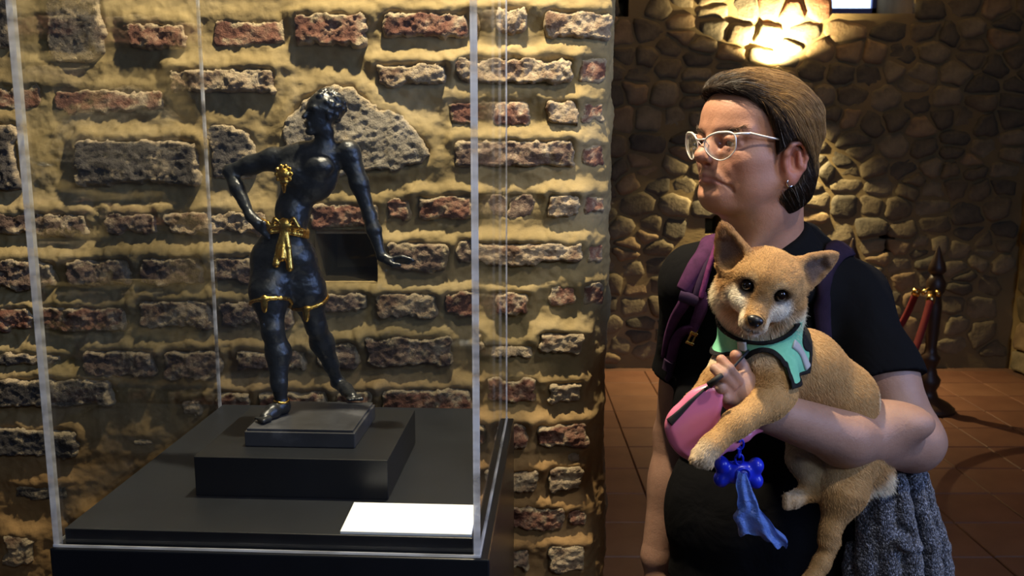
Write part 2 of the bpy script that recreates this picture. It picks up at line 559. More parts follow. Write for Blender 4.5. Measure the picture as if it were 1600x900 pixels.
def wall_pos(x, z, h):
    """Wall surface with the rounded end: arc length runs round the corner."""
    s = x - (WX1 - CR)
    ang = np.clip(s / CR, 0, math.pi / 2)
    over = np.maximum(s - CR * math.pi / 2, 0)
    X = np.where(s > 0, WX1 - CR + np.sin(ang) * (CR + h), x)
    Y = np.where(s > 0, YW + CR - np.cos(ang) * (CR + h) + over, YW - h)
    return np.stack([X, Y, z], -1)


fx = np.arange(-1.34, WX1 - CR + CR * 1.57, .0040)
fx[np.argmin(abs(fx - hx0))] = hx0; fx[np.argmin(abs(fx - hx1))] = hx1
fz = np.arange(.52, 1.90, .0040)
fz[np.argmin(abs(fz - hz0))] = hz0; fz[np.argmin(abs(fz - hz1))] = hz1
gx = np.concatenate([np.arange(WX0, -1.34, .06), fx, WX1 - CR + CR * 1.58 + np.array([0, .2, .45, .55])])
gz = np.concatenate([np.arange(0, .52, .05), fz, np.arange(1.95, 3.06, .1)])
GX, GZ = np.meshgrid(gx, gz, indexing='ij')
H = mortar_h(GX.ravel(), GZ.ravel()).reshape(GX.shape)
V = wall_pos(GX, GZ, H)
nx, nz = GX.shape
I = np.arange(nx * nz).reshape(nx, nz)
Q = np.stack([I[:-1, :-1], I[1:, :-1], I[1:, 1:], I[:-1, 1:]], -1).reshape(-1, 4)
cx = (GX[:-1, :-1] + GX[1:, 1:]).ravel() / 2; cz = (GZ[:-1, :-1] + GZ[1:, 1:]).ravel() / 2
Q = Q[~((cx > hx0) & (cx < hx1) & (cz > hz0) & (cz < hz1))]
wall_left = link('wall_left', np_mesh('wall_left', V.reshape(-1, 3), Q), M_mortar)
tag(wall_left, kind='structure', label='old plastered brick wall behind the display case')

# square hole left in the wall: its own lining
mb = MB()
d0, d1 = YW - .004, YW + .22
mb.add([(hx0, d0, hz0), (hx1, d0, hz0), (hx1, d0, hz1), (hx0, d0, hz1), (hx0, d1, hz0), (hx1, d1, hz0), (hx1, d1, hz1), (hx0, d1, hz1)],
       [(0, 1, 5, 4), (1, 2, 6, 5), (2, 3, 7, 6), (3, 0, 4, 7), (4, 5, 6, 7)])
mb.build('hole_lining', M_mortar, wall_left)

bm_mats = {'r': M_brick_red, 'd': M_brick_dark, 'p': M_brick_pale, 'sd': M_stone_dark, 'sp': M_stone_pale}


def relief_piece(name, x0, x1, z0, z1, sd, prot, material, seed, step=.0030, rugged=1.0):
    """A brick or stone bedded in the plaster: a rough front that dives under the mortar at its edge."""
    m = .008
    nx_ = max(6, int((x1 - x0 + 2 * m) / step)); nz_ = max(6, int((z1 - z0 + 2 * m) / step))
    x, z = np.meshgrid(np.linspace(x0 - m, x1 + m, nx_), np.linspace(z0 - m, z1 + m, nz_), indexing='ij')
    d = sd(x, z) + .016 * fbm(x * 30, z * 30, x * 0 + seed * .37, seed, 4, .62) + .004
    edge = smooth01((-d + .002) / .008)
    front = prot + rugged * (.007 * fbm(x * 26, z * 40, x * 0 + seed, seed + 3, 4, .6) + .0062 * fbm(x * 80, z * 95, x * 0, seed + 8, 4, .65))
    h = -.012 + edge * (front + .012)
    P = wall_pos(x, z, h); B = wall_pos(x, z, h * 0 - .03)
    I_ = np.arange(nx_ * nz_).reshape(nx_, nz_)
    q = np.stack([I_[:-1, :-1], I_[1:, :-1], I_[1:, 1:], I_[:-1, 1:]], -1).reshape(-1, 4)
    rim = np.concatenate([I_[:, 0], I_[-1, 1:], I_[-2::-1, -1], I_[0, -2:0:-1]])
    nb = len(rim); b0 = nx_ * nz_
    vb = B.reshape(-1, 3)[rim]
    j = np.arange(nb); k = (j + 1) % nb
    side = np.stack([rim[j], b0 + j, b0 + k, rim[k]], -1)
    V_ = np.concatenate([P.reshape(-1, 3), vb])
    keep = q
    c = V_[: b0].mean(0)
    me_ = np_mesh(name, V_ - c, np.concatenate([keep, side]))
    cr_ = smooth01((d + .016) / .018) * .75 + smooth01((z - (z0 * .3 + z1 * .7)) / .02) * .25 + .9 * fbm(x * 45, z * 55, x * 0 + seed, seed + 20, 4, .6)
    cr_ = np.concatenate([smooth01((cr_ - .18) / .45).ravel(), np.zeros(nb)])
    color_attr(me_, np.repeat(cr_[:, None], 3, 1))
    o = link(name, me_, material)
    o.location = c
    o.parent = wall_left
    return o


for i, r in enumerate(rects):
    relief_piece('stone' if r[4] in ('sd', 'sp') else 'brick', r[0], r[1], r[2], r[3], lambda x, z, r=r: rect_sd(x, z, r), r[5], bm_mats[r[4]], 40 + i,
                 rugged=.7 if r[4] == 'sd' else (.5 if r[5] < .009 else 1.0))
xs = [p.x for p in STONE]; zs = [p.z for p in STONE]
o = relief_piece('boulder', min(xs), max(xs), min(zs), max(zs), lambda x, z: poly_sd(x, z, STONE), .022, M_stone_pale, 300, rugged=.75)
o['label'] = 'large pale rounded boulder set among the bricks'

# ------------------------------------------------------------------ the hall behind: floor, rubble wall, side wall, ceiling
YB, XR = 5.90, 3.36
M_rubble_mortar = noisy('rubble_mortar', [(.3, (.15, .11, .05)), (.6, (.23, .17, .08)), (.8, (.30, .23, .12))], 3, .95, 40, .5, .01, coord='Generated')
M_rubble = []
for i, (a, b, c) in enumerate([((.07, .055, .035), (.15, .12, .07), (.24, .19, .11)), ((.10, .085, .05), (.21, .17, .10), (.30, .25, .15)), ((.05, .045, .035), (.105, .09, .06), (.17, .14, .09)), ((.13, .085, .05), (.24, .17, .09), (.32, .24, .14))]):
    M_rubble.append(noisy('rubble_stone', [(.3, a), (.55, b), (.8, c)], 7, .9, 30, .55, .012))
M_rubble_brick = noisy('thin_red_brick', [(.3, (.16, .07, .04)), (.7, (.28, .14, .08))], 8, .9, 40, .5, .01)
M_floor_mortar = noisy('floor_joint', [(.3, (.085, .042, .025)), (.7, (.12, .06, .034))], 6, .9, 40, .3, .004)
M_tile = []
for i, (a, b) in enumerate([((.120, .052, .029), (.175, .082, .045)), ((.108, .046, .026), (.155, .072, .040)), ((.130, .058, .031), (.185, .092, .051))]):
    M_tile.append(noisy('terracotta', [(.3, a), (.7, b)], 4, .5, 20, .15, .004, spec=.4))
M_ceiling = noisy('ceiling_plaster', [(.3, (.16, .12, .08)), (.7, (.22, .17, .11))], 2, .95, 20, .4, .01)

mb = MB().box((-3.2, -3.0, -.12), (XR + .6, YB + .75, -.006))
floor = mb.build('floor', M_floor_mortar); tag(floor, kind='structure', label='terracotta tiled floor of the hall')
T = .30
tile_me = {}
for i in range(14):
    for j in range(14):
        x0 = -.62 + i * T; y0 = 1.9 + j * T
        if y0 < 2.55 and x0 < .2: continue
        if x0 + T > XR + .05 or y0 + T > YB + .18: continue
        k = random.randrange(3)
        if k not in tile_me:
            b = bmesh.new(); bmesh.ops.create_cube(b, size=1)
            for v in b.verts: v.co = (v.co.x * (T - .0045), v.co.y * (T - .0045), v.co.z * .02)
            bmesh.ops.bevel(b, geom=[e for e in b.edges if e.verts[0].co.z > 0 and e.verts[1].co.z > 0], offset=.004, segments=1, affect='EDGES')
            me = bpy.data.meshes.new('floor_tile'); b.to_mesh(me); b.free(); me.materials.append(M_tile[k]); tile_me[k] = me
        t = link('floor_tile', tile_me[k], None, floor, smooth=False)
        t.location = (x0 + T / 2, y0 + T / 2, -.0085 + random.uniform(-.0012, .0012))
        t.rotation_euler = (R(random.uniform(-.25, .25)), R(random.uniform(-.25, .25)), R(random.uniform(-.3, .3)))


def holed_wall(name, material, x0, x1, z0, z1, Y, holes):
    """A wall facing the camera with openings (x0, x1, z0, z1, depth, closed)."""
    X = sorted({x0, x1, *[h[0] for h in holes], *[h[1] for h in holes]}); Z = sorted({z0, z1, *[h[2] for h in holes], *[h[3] for h in holes]})
    mb = MB()
    for a, b in zip(X, X[1:]):
        for c, d in zip(Z, Z[1:]):
            mx, mz = (a + b) / 2, (c + d) / 2
            if any(h[0] < mx < h[1] and h[2] < mz < h[3] for h in holes): continue
            mb.add([(a, Y, c), (b, Y, c), (b, Y, d), (a, Y, d)], [(0, 1, 2, 3)])
    for (a, b, c, d, t, closed) in holes:
        v = [(a, Y, c), (b, Y, c), (b, Y, d), (a, Y, d), (a, Y + t, c), (b, Y + t, c), (b, Y + t, d), (a, Y + t, d)]
        mb.add(v, [(0, 1, 5, 4), (1, 2, 6, 5), (2, 3, 7, 6), (3, 0, 4, 7)] + ([(4, 5, 6, 7)] if closed else []))
    return mb.build(name, material)


wx0, wx1, wz0, wz1 = 2.02, 2.56, 2.31, 2.95
def hole_at(x0, y0, x1, y1): a, b = px(x0, y0, YB), px(x1, y1, YB); return (a.x, b.x, b.z, a.z, .25, True)
HB = [hole_at(1102, 336, 1126, 366), hole_at(1374, 360, 1397, 394), hole_at(958, -6, 982, 26)]
wall_back = holed_wall('wall_back', M_rubble_mortar, -3.2, XR + .6, -.02, 3.05, YB, HB + [(wx0, wx1, wz0, wz1, .72, False)])
tag(wall_back, kind='structure', label='rubble stone wall at the far end of the hall')

# rubble stones: cells of an uneven coursing
seeds = []
z = -.06; row = 0
while z < 2.62:
    hrow = random.uniform(.10, .19)
    x = .28 + random.uniform(0, .12)
    while x < XR + .12:
        w = random.uniform(.10, .25) * (1.35 if random.random() < .2 else 1)
        if random.random() < .16:
            seeds.append((x + w / 2, z + hrow * .27)); seeds.append((x + w / 2 + random.uniform(-.03, .03), z + hrow * .78))
        else:
            seeds.append((x + w / 2, z + hrow / 2 + random.uniform(-.04, .04)))
        x += w
    z += hrow; row += 1
A_ = 1.25


def cell(i):
    sx, sz = seeds[i]
    poly = [(sx - .3, sz - .25), (sx + .3, sz - .25), (sx + .3, sz + .25), (sx - .3, sz + .25)]
    for j, (tx, tz) in enumerate(seeds):
        if j == i or abs(tx - sx) > .55 or abs(tz - sz) > .5: continue
        nx_, nz_ = (tx - sx), (tz - sz) * A_ * A_
        mx, mz = (sx + tx) / 2, (sz + tz) / 2
        out = []
        for k in range(len(poly)):
            p, q = poly[k], poly[(k + 1) % len(poly)]
            dp = (p[0] - mx) * nx_ + (p[1] - mz) * nz_; dq = (q[0] - mx) * nx_ + (q[1] - mz) * nz_
            if dp <= 0: out.append(p)
            if (dp < 0) != (dq < 0):
                t = dp / (dp - dq); out.append((p[0] + (q[0] - p[0]) * t, p[1] + (q[1] - p[1]) * t))
        poly = out
        if len(poly) < 3: return None
    return poly


def rubble_stone(poly, material, Y, prot, parent, gap=.007, flip=None):
    """An angular split-faced stone; its corners stay, its face is uneven."""
    P = [Vector((a, b)) for a, b in poly]
    c = sum(P, Vector((0, 0))) / len(P)
    ring = []
    for i in range(len(P)):
        a, b = P[i], P[(i + 1) % len(P)]
        l = (b - a).length
        if l < .012: continue
        if l < .05: ring.append(a.lerp(b, .5)); continue
        ring += [a.lerp(b, .14), a.lerp(b, .5), a.lerp(b, .86)] if l > .08 else [a.lerp(b, .2), a.lerp(b, .8)]
    n = len(ring)
    j = [random.uniform(-.006, .009) for _ in range(n)]
    tx, tz = random.uniform(-.10, .10), random.uniform(-.14, .14)
    v = []
    for s, y in ((gap * .3, .03), (gap * .8, -prot * .30), (gap + .006, -prot * .82), (gap + .030, -prot * 1.04)):
        for k, q in enumerate(ring):
            d = c - q; l = d.length
            q2 = q + d / l * min(s + max(j[k], -s), l * .75)
            yy = y if y > 0 else y + ((q2.x - c.x) * tx + (q2.y - c.y) * tz) * (1 if s > gap else .4) - random.uniform(0, .005) * (s > gap)
            v.append((q2.x, yy, q2.y))
    v.append((c.x, -prot * 1.12, c.y))
    f = []
    for r_ in range(3):
        for k in range(n): f.append((r_ * n + k, r_ * n + (k + 1) % n, (r_ + 1) * n + (k + 1) % n, (r_ + 1) * n + k))
    for k in range(n): f.append((3 * n + k, 3 * n + (k + 1) % n, 4 * n))
    v = [(a - c.x, b, d - c.y) for a, b, d in v]
    if flip: v = [flip(p) for p in v]
    me = bpy.data.meshes.new('stone'); me.from_pydata(v, [], f); me.update()
    return link('stone', me, material, parent), c


cnt = 0
for i in range(len(seeds)):
    sx, sz = seeds[i]
    if any(h[0] - .03 < sx < h[1] + .03 and h[2] - .03 < sz < h[3] + .03 for h in HB): continue
    if wx0 - .04 < sx < wx1 + .04 and sz > wz0 - .05: continue
    if sx > XR - .02 or sx < .34 or sz < .02: continue
    poly = cell(i)
    if not poly: continue
    poly = [(min(a, XR - .01), max(b, .012)) for a, b in poly]
    if sz > 2.2 and 1.55 < sx < 2.0: m_ = M_rubble_brick
    else: m_ = M_rubble[random.choice([0, 0, 1, 1, 2, 2, 3])]
    s, c = rubble_stone(poly, m_, YB, random.uniform(.010, .034), wall_back)
    s.location = (c.x, YB + .011, c.y); cnt += 1

# right hand wall, only its near edge shows
wr = MB().box((XR, -3.0, -.02), (XR + .6, YB + .72, 3.05)).build('wall_right', M_rubble_mortar)
tag(wr, kind='structure', label='side wall of the hall, a thin strip at the far corner')
z = .0
while z < 2.5:
    h_ = random.uniform(.13, .2); y = 5.84
    for _ in range(3):
        w = random.uniform(.2, .35)
        s, c = rubble_stone([(y - w, z), (y, z), (y, z + h_), (y - w, z + h_)], M_rubble[random.randrange(4)], 0, .02, wr, flip=lambda p: (p[1], -p[0], p[2]))
        s.location = (XR, c.x, c.y); y -= w
    z += h_
ceil = MB().box((-3.2, -3.0, 3.05), (XR + .6, YB + .75, 3.15)).build('ceiling', M_ceiling); tag(ceil, kind='structure', label='ceiling of the hall')
wl = MB().box((-3.35, -3.0, -.02), (-3.2, YB + .72, 3.05)).build('wall_side', M_rubble_mortar); tag(wl, kind='structure', label='far side wall of the hall')
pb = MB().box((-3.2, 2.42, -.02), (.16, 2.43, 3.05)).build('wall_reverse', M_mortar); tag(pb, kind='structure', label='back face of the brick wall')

# window in its deep opening
M_sky = bpy.data.materials.new('window_daylight'); M_sky.use_nodes = True
nt = M_sky.node_tree; nt.nodes.clear()
e = nt.nodes.new('ShaderNodeEmission'); e.inputs[0].default_value = (.50, .66, 1, 1); e.inputs[1].default_value = 2.2
g = nt.nodes.new('ShaderNodeOutputMaterial'); nt.links.new(e.outputs[0], g.inputs[0])
M_winframe = mat('window_frame_blue', (.03, .05, .22), .5)
win = MB().box((wx0, YB + .66, wz0 + .10), (wx1, YB + .68, wz1)).build('window_1', M_sky); tag(win, kind='structure', label='small bright window high in the stone wall')
mb = MB()
for a, b in (((wx0, wz0), (wx1, wz0 + .12)), ((wx0, wz0), (wx0 + .02, wz1)), ((wx1 - .03, wz0), (wx1, wz1))):
    mb.box((a[0], YB + .63, a[1]), (b[0], YB + .70, b[1]))
mb.build('window_frame', M_winframe, win)

# up-and-down wall lamp, behind the woman's head
def wall_lamp(p):
    e = empty('wall_lamp', p); tag(e, 'small dark wall lamp on the rubble wall behind the woman\'s head', 'lamp')
    M_l = mat('lamp_black', (.03, .028, .025), .5)
    x, y, z = p
    mb = MB(); mb.lathe([(.012, -.05), (.045, -.05), (.047, -.045), (.047, .045), (.045, .05), (.012, .05)], (x, y - .105, z), 18)
    mb.build('lamp_housing', M_l, e, True)
    MB().box((x - .03, y - .065, z - .03), (x + .03, y + .0, z + .03)).build('wall_plate', M_l, e, bevel=.004)
    M_b = mat('lamp_lens', (.9, .8, .6), .3)
    bsdf(M_b).inputs['Emission Color'].default_value = (1, .78, .42, 1); bsdf(M_b).inputs['Emission Strength'].default_value = 6
    for s in (-1, 1): MB().lathe([(.036, 0), (.036, .004 * s)], (x, y - .105, z + .050 * s), 18).build('lens', M_b, e)
    for s, p_, a in ((1, 520, 138), (-1, 350, 122)):
        o = spot('wall_lamp_light', (x, y - .105, z + .06 * s), (x, y - (.055 if s > 0 else .03), z + s), p_, (1, .77, .40), a, .9 if s > 0 else 1.0, .02)
        adopt(o, e)


lp = px(1208, 130, YB)
wall_lamp((lp.x, YB - .03, lp.z))

# rope barrier: turned wooden post, red ropes
M_post = mat('dark_wood', (.045, .022, .012), .45); M_rope = mat('red_velvet', (.17, .010, .013), .9); M_brass = mat('brass', (.75, .52, .18), .25, 1.0)


def rope_post(p, label):
    e = empty('rope_post', p); tag(e, label, 'barrier post')
    s = 1.0
    MB().lathe([(.15, .0), (.15, .02), (.12, .045), (.06, .075), (.045, .12), (.06, .15), (.065, .18), (.045, .21), (.035, .25), (.05, .29), (.055, .31), (.035, .33), (.03, .37), (.037, .48), (.042, .60), (.033, .66), (.05, .69), (.05, .74), (.038, .76), (.03, .78)], p, 20).build('post', M_post, e, True)
    MB().lathe([(.03, .78), (.047, .80), (.043, .83), (.026, .87), (.008, .93), (.0, .945)], p, 20).build('finial', M_post, e, True)
    for a in (R(200), R(255)):
        c = Vector(p) + Vector((math.cos(a) * .06, math.sin(a) * .06, .70))
        MB().tube([c - Vector((math.cos(a), math.sin(a), 0)) * .02, c + Vector((math.cos(a) * .03, math.sin(a) * .03, -.02))], .014, 8).build('rope_hook', M_brass, e, True)
    return e


def rope(a, b, sag, label, n=18):
    a, b = Vector(a), Vector(b)
    pts = [a.lerp(b, t / n) - Vector((0, 0, sag * 4 * (t / n) * (1 - t / n))) for t in range(n + 1)]
    o = MB().tube(pts, .019, 10).build('barrier_rope', M_rope, None, True); tag(o, label, 'rope', 'red ropes of the barrier')
    for p, q in ((pts[0], pts[1]), (pts[-1], pts[-2])):
        m = MB().tube([p, p.lerp(q, .6)], .023, 10).build('end_cap', M_brass, None, True); adopt(m, o)
    return o


pp = pz(1447, 640, 0.0)
P1 = Vector((pp.x, pp.y, 0)); P2 = Vector((px(1325, 500, 5.3).x, 5.3, 0)); P3 = P1 + Vector((-.45, -1.4, 0))
P3 = Vector((px(1335, 700, 3.5).x, 3.5, 0))
rope_post(P1, 'dark turned wooden rope post standing on the tiles beyond the woman\'s shoulder')
rope_post(P2, 'rope post mostly hidden behind the woman, only its tip beside her neck')
rope_post(P3, 'nearest rope post, hidden behind the woman\'s sleeve')
def hook(P, Q): d = (Q - P).normalized(); return P + d * .10 + Vector((0, 0, .685))
rope(hook(P1, P2), hook(P2, P1), .28, 'red velvet rope running from the post away behind the woman')
rope(hook(P1, P3), hook(P3, P1), .30, 'red velvet rope hanging steeply down from the post towards the woman')
# ------------------------------------------------------------------ plinth, acrylic case, riser, label
M_black = noisy('black_laminate', [(.3, (.007, .0085, .011)), (.7, (.011, .013, .017))], 6, .32, 200, .06, .001, spec=.5)
M_board = noisy('black_board', [(.3, (.009, .011, .015)), (.7, (.014, .017, .023))], 8, .38, 260, .10, .001, spec=.45)
M_riser = noisy('riser_black', [(.3, (.008, .0095, .012)), (.7, (.012, .0145, .019))], 8, .34, 200, .08, .001, spec=.5)
ZP = 1.0
FL, FR = pz(84, 853, ZP), pz(750, 870, ZP)                 # front corners of the acrylic box
ex = (FR - FL); ex.z = 0; W = ex.length; ex.normalize(); ey = Vector((-ex.y, ex.x, 0))
DP = W + .02
O = (FL + FR) / 2 + ey * DP / 2; O.z = 0
MC = Matrix(((ex.x, ey.x, 0, O.x), (ex.y, ey.y, 0, O.y), (0, 0, 1, 0), (0, 0, 0, 1)))
hw, hd = W / 2, DP / 2
def cs(x, y, z): return MC @ Vector((x, y, z))
def cbox(lo, hi): return MB().box(lo, hi, MC)

pl = empty('plinth', O); tag(pl, 'tall black plinth carrying the clear display case', 'plinth')
cbox((-hw - .004, -hd - .004, .06), (hw + .012, hd + .004, ZP - .002)).build('plinth_body', M_black, pl, bevel=.002)
cbox((-hw + .02, -hd + .02, 0), (hw - .02, hd - .02, .06)).build('toe_kick', M_black, pl)
cbox((-hw + .010, -hd + .010, ZP - .002), (hw - .010, hd - .010, ZP + .020)).build('top_board', M_board, pl, bevel=.0012)

# clear acrylic: sheets that let light through and mirror a little at grazing angles
def acrylic(name, tint, rough):
    m = bpy.data.materials.new(name); m.use_nodes = True
    nt = m.node_tree; nt.nodes.clear()
    out = nt.nodes.new('ShaderNodeOutputMaterial'); mix = nt.nodes.new('ShaderNodeMixShader')
    tr = nt.nodes.new('ShaderNodeBsdfTransparent'); tr.inputs[0].default_value = (*tint, 1)
    gl = nt.nodes.new('ShaderNodeBsdfGlossy'); gl.inputs['Roughness'].default_value = rough; gl.inputs[0].default_value = (1, 1, 1, 1)
    ge = nt.nodes.new('ShaderNodeNewGeometry'); mi = nt.nodes.new('ShaderNodeMix'); mi.inputs[2].default_value = 1.49; mi.inputs[3].default_value = 1 / 1.49
    fr = nt.nodes.new('ShaderNodeFresnel')
    nt.links.new(ge.outputs['Backfacing'], mi.inputs[0]); nt.links.new(mi.outputs[0], fr.inputs[0])
    nt.links.new(fr.outputs[0], mix.inputs[0]); nt.links.new(tr.outputs[0], mix.inputs[1]); nt.links.new(gl.outputs[0], mix.inputs[2])
    nt.links.new(mix.outputs[0], out.inputs[0])
    return m


M_acr = acrylic('clear_acrylic', (.985, .99, .99), .0)
M_edge = bpy.data.materials.new('acrylic_edge'); M_edge.use_nodes = True
nt = M_edge.node_tree; b = nt.nodes['Principled BSDF']; b.inputs['Base Color'].default_value = (.97, .98, 1, 1); b.inputs['Roughness'].default_value = .18
b.inputs['Specular IOR Level'].default_value = .6
tr = nt.nodes.new('ShaderNodeBsdfTransparent'); mx = nt.nodes.new('ShaderNodeMixShader')
nz_ = noise(M_edge, 1, 2, .5, 'Object'); mp = N(M_edge, 'ShaderNodeMapping'); mp.inputs['Scale'].default_value = (10, 10, 42)
tc = N(M_edge, 'ShaderNodeTexCoord'); L(M_edge, tc.outputs['Object'], mp.inputs[0]); L(M_edge, mp.outputs[0], nz_.inputs['Vector'])
rp = ramp(M_edge, nz_.outputs['Fac'], [(.36, (.25, .25, .25)), (.64, (.97, .97, .97))])
tl = nt.nodes.new('ShaderNodeBsdfTranslucent'); tl.inputs[0].default_value = (.95, .97, 1, 1); m2 = nt.nodes.new('ShaderNodeMixShader'); m2.inputs[0].default_value = .4; L(M_edge, b.outputs[0], m2.inputs[1]); L(M_edge, tl.outputs[0], m2.inputs[2])
L(M_edge, rp.outputs[0], mx.inputs[0]); L(M_edge, tr.outputs[0], mx.inputs[1]); L(M_edge, m2.outputs[0], mx.inputs[2])
L(M_edge, mx.outputs[0], nt.nodes['Material Output'].inputs[0])

TK, ZT = .008, 1.80
ca = empty('display_case', cs(0, 0, ZP)); tag(ca, 'clear acrylic display case over the bronze figure', 'display case')
e_ = .0004
cbox((-hw + TK, -hd, ZP), (hw - TK, -hd + TK, ZT)).build('acrylic_panel', M_acr, ca)
cbox((-hw + TK, hd - TK, ZP), (hw - TK, hd, ZT)).build('acrylic_panel', M_acr, ca)
cbox((-hw + .001, -hd + TK, ZP), (-hw + TK - .001, hd - TK, ZT)).build('acrylic_panel', M_acr, ca)
cbox((hw - TK + .001, -hd + TK, ZP), (hw - .001, hd - TK, ZT)).build('acrylic_panel', M_acr, ca)
cbox((-hw, -hd, ZT + .001), (hw, hd, ZT + .009)).build('top_panel', M_acr, ca)
for sx in (-1, 1):
    for sy in (-1, 1):
        x0 = sx * hw - (TK if sx > 0 else 0); y0 = sy * hd - (TK if sy > 0 else 0)
        t = TK if sy < 0 else TK * .45
        x0b = x0 if sx < 0 else x0 + TK - t
        cbox((x0b, y0, ZP), (x0b + t, y0 + TK, ZT)).build('edge_joint', M_edge, ca)
for sx in (-1, 1):
    x0 = -hw if sx < 0 else hw - .0035
for lo, hi in (((-hw, -hd - .0012, ZP - .001), (hw, -hd + .0005, ZP + .0022)), ((-hw - .001, -hd, ZP - .001), (-hw + .001, hd, ZP + .002)), ((hw - .001, -hd, ZP - .001), (hw + .001, hd, ZP + .002))):
    cbox(lo, hi).build('bottom_edge', M_edge, ca)

ZB = ZP + .020
# two-step riser under the figure
def quadz(pts, z): return [pz(x, y, z) for x, y in pts]
ZR = 1.078
r0 = quadz([(303, 713), (605, 720)], ZR)
rf = (r0[0] + r0[1]) / 2; rw = (r0[1] - r0[0]).length
loc = MC.inverted() @ rf
riser = cbox((loc.x - rw / 2, loc.y, ZB), (loc.x + rw / 2, loc.y + rw * .86, ZR)).build('riser_block', M_riser, bevel=.001)
tag(riser, 'low black riser block on the plinth top under the statue', 'riser')
riser_loc, riser_w = loc, rw

M_card = mat('white_card', (.84, .89, .95), .6)
a, b = pz(530, 837, ZB), pz(742, 839, ZB)
la, lb = MC.inverted() @ a, MC.inverted() @ b
c, d = pz(547, 792, ZB + .004), pz(742, 794, ZB + .004)
lc, ld = MC.inverted() @ c, MC.inverted() @ d
y0 = (la.y + lb.y) / 2 + .002; y1 = (lc.y + ld.y) / 2
x1 = hw - TK - .004
x0 = la.x
mbc = MB().quad_prism([cs(x0, y0, ZB), cs(x1, y0, ZB), cs(x1, y1, ZB), cs(x0, y1, ZB)], [cs(x0, y0, ZB + .004), cs(x1, y0, ZB + .004), cs(x1, y1, ZB + .010), cs(x0, y1, ZB + .010)])
card = mbc.build('label_card', M_card, bevel=.0006); tag(card, 'blank white label card lying at the front of the case', 'label card')
# ------------------------------------------------------------------ the woman
def skin_mat(name):
    m = mat(name, rough=.46, spec=.45)
    a = N(m, 'ShaderNodeVertexColor', layer_name='Col')
    n = noise(m, 35, 5, .6); mx = N(m, 'ShaderNodeMix', data_type='RGBA', blend_type='MULTIPLY')
    mx.inputs['Factor'].default_value = .35
    r = ramp(m, n.outputs['Fac'], [(.3, (.72, .62, .58)), (.7, (1.12, 1.08, 1.05))])
    L(m, a.outputs[0], mx.inputs[6]); L(m, r.outputs[0], mx.inputs[7]); L(m, mx.outputs[2], bsdf(m).inputs['Base Color'])
    b = bsdf(m); b.inputs['Subsurface Weight'].default_value = .12; b.inputs['Subsurface Radius'].default_value = (.012, .005, .003); b.inputs['Subsurface Scale'].default_value = .5
    n2 = noise(m, 300, 5, .75); bp = bump(m, n2.outputs['Fac'], .45, .0014)
    n3 = noise(m, 60, 3, .6); bump(m, n3.outputs['Fac'], .25, .003, bp)
    return m


M_skin = skin_mat('skin')
HA = R(64)
HO = np.array(px(1186, 224, 1.47))
HF = np.array((-math.sin(HA), -math.cos(HA), 0)); HL = np.array((math.cos(HA), -math.sin(HA), 0)); HU = np.array((0, 0, 1.0))
HROT = np.stack([HF, HL, HU])
def hd_(f, l, u): return HO + HF * f + HL * l + HU * u
def P3(x, y, Y): return np.array(px(x, y, Y))

SK = Field((.10, 1.10, .56), (.72, 1.78, 1.68), .0021)
J = dict(shL=P3(1326, 466, 1.54), elL=P3(1424, 688, 1.40), miL=P3(1318, 684, 1.30), wrL=P3(1190, 640, 1.225),
         shR=P3(1090, 443, 1.57), elR=P3(1058, 680, 1.69), wrR=P3(1026, 868, 1.66), nk=P3(1202, 410, 1.54))
e = lambda c, r, k=.012, mode='add', rot=HROT: SK.ell(hd_(*c), r, rot, k, mode)
c_ = lambda a, b, r1, r2=None, k=.01, mode='add': SK.cap(hd_(*a), hd_(*b), r1, r2, k, mode)

# torso core, neck, arms
SK.ell(P3(1214, 540, 1.57), (.14, .085, .17), None, .02)
SK.ell(P3(1212, 770, 1.56), (.15, .095, .20), None, .04)
SK.cap(J['shL'], J['shR'], .05, .05, .04)
SK.cap(hd_(-.024, .000, -.05), J['nk'], .053, .058, .02)
SK.cap(hd_(.012, 0, -.10), P3(1203, 430, 1.515), .044, .050, .03)
SK.cap(P3(1180, 430, 1.53), P3(1270, 430, 1.56), .040, .040, .03)
SK.chain([J['shL'], J['elL'] * .55 + J['shL'] * .45, J['elL']], [.056, .053, .047], .02)
SK.chain([J['elL'], J['miL'], J['wrL']], [.049, .041, .029], .02)
SK.ell(P3(1372, 662, 1.34), (.062, .040, .038), unit(np.stack([J['elL'] - J['miL'], np.array((0, 1., 0)), np.array((0, 0, 1.))])), .02)
SK.cap(P3(1452, 692, 1.405), P3(1438, 706, 1.40), .020, .018, .02)
SK.chain([J['shR'], J['elR'], J['wrR']], [.055, .043, .030], .02)
SK.ell(J['elR'] * .6 + J['wrR'] * .4, (.038, .038, .06), None, .02)

# skull and face
e((.002, 0, .024), (.086, .076, .083), .0)
e((.036, 0, -.026), (.062, .062, .074), .025)
e((.046, 0, .040), (.052, .064, .050), .02)
for s in (-1, 1):
    c_((.074, s * .010, -.078), (.006, s * .055, -.058), .021, .018, .02)
    c_((.006, s * .056, -.058), (-.002, s * .064, -.01), .018, .016, .02)
    e((.050, s * .044, -.026), (.034, .024, .026), .02)
    e((.046, s * .043, -.062), (.030, .022, .026), .02)
    c_((.087, s * .012, .021), (.070, s * .052, .019), .0115, .009, .014)
e((.084, 0, -.050), (.021, .036, .026), .014)
e((.087, 0, -.081), (.021, .027, .018), .014)
e((.036, 0, -.092), (.052, .044, .020), .03)
e((-.002, 0, -.112), (.045, .045, .030), .03)
for s in (-1, 1):
    e((.099, s * .034, .003), (.017, .021, .0125), .014, 'sub')
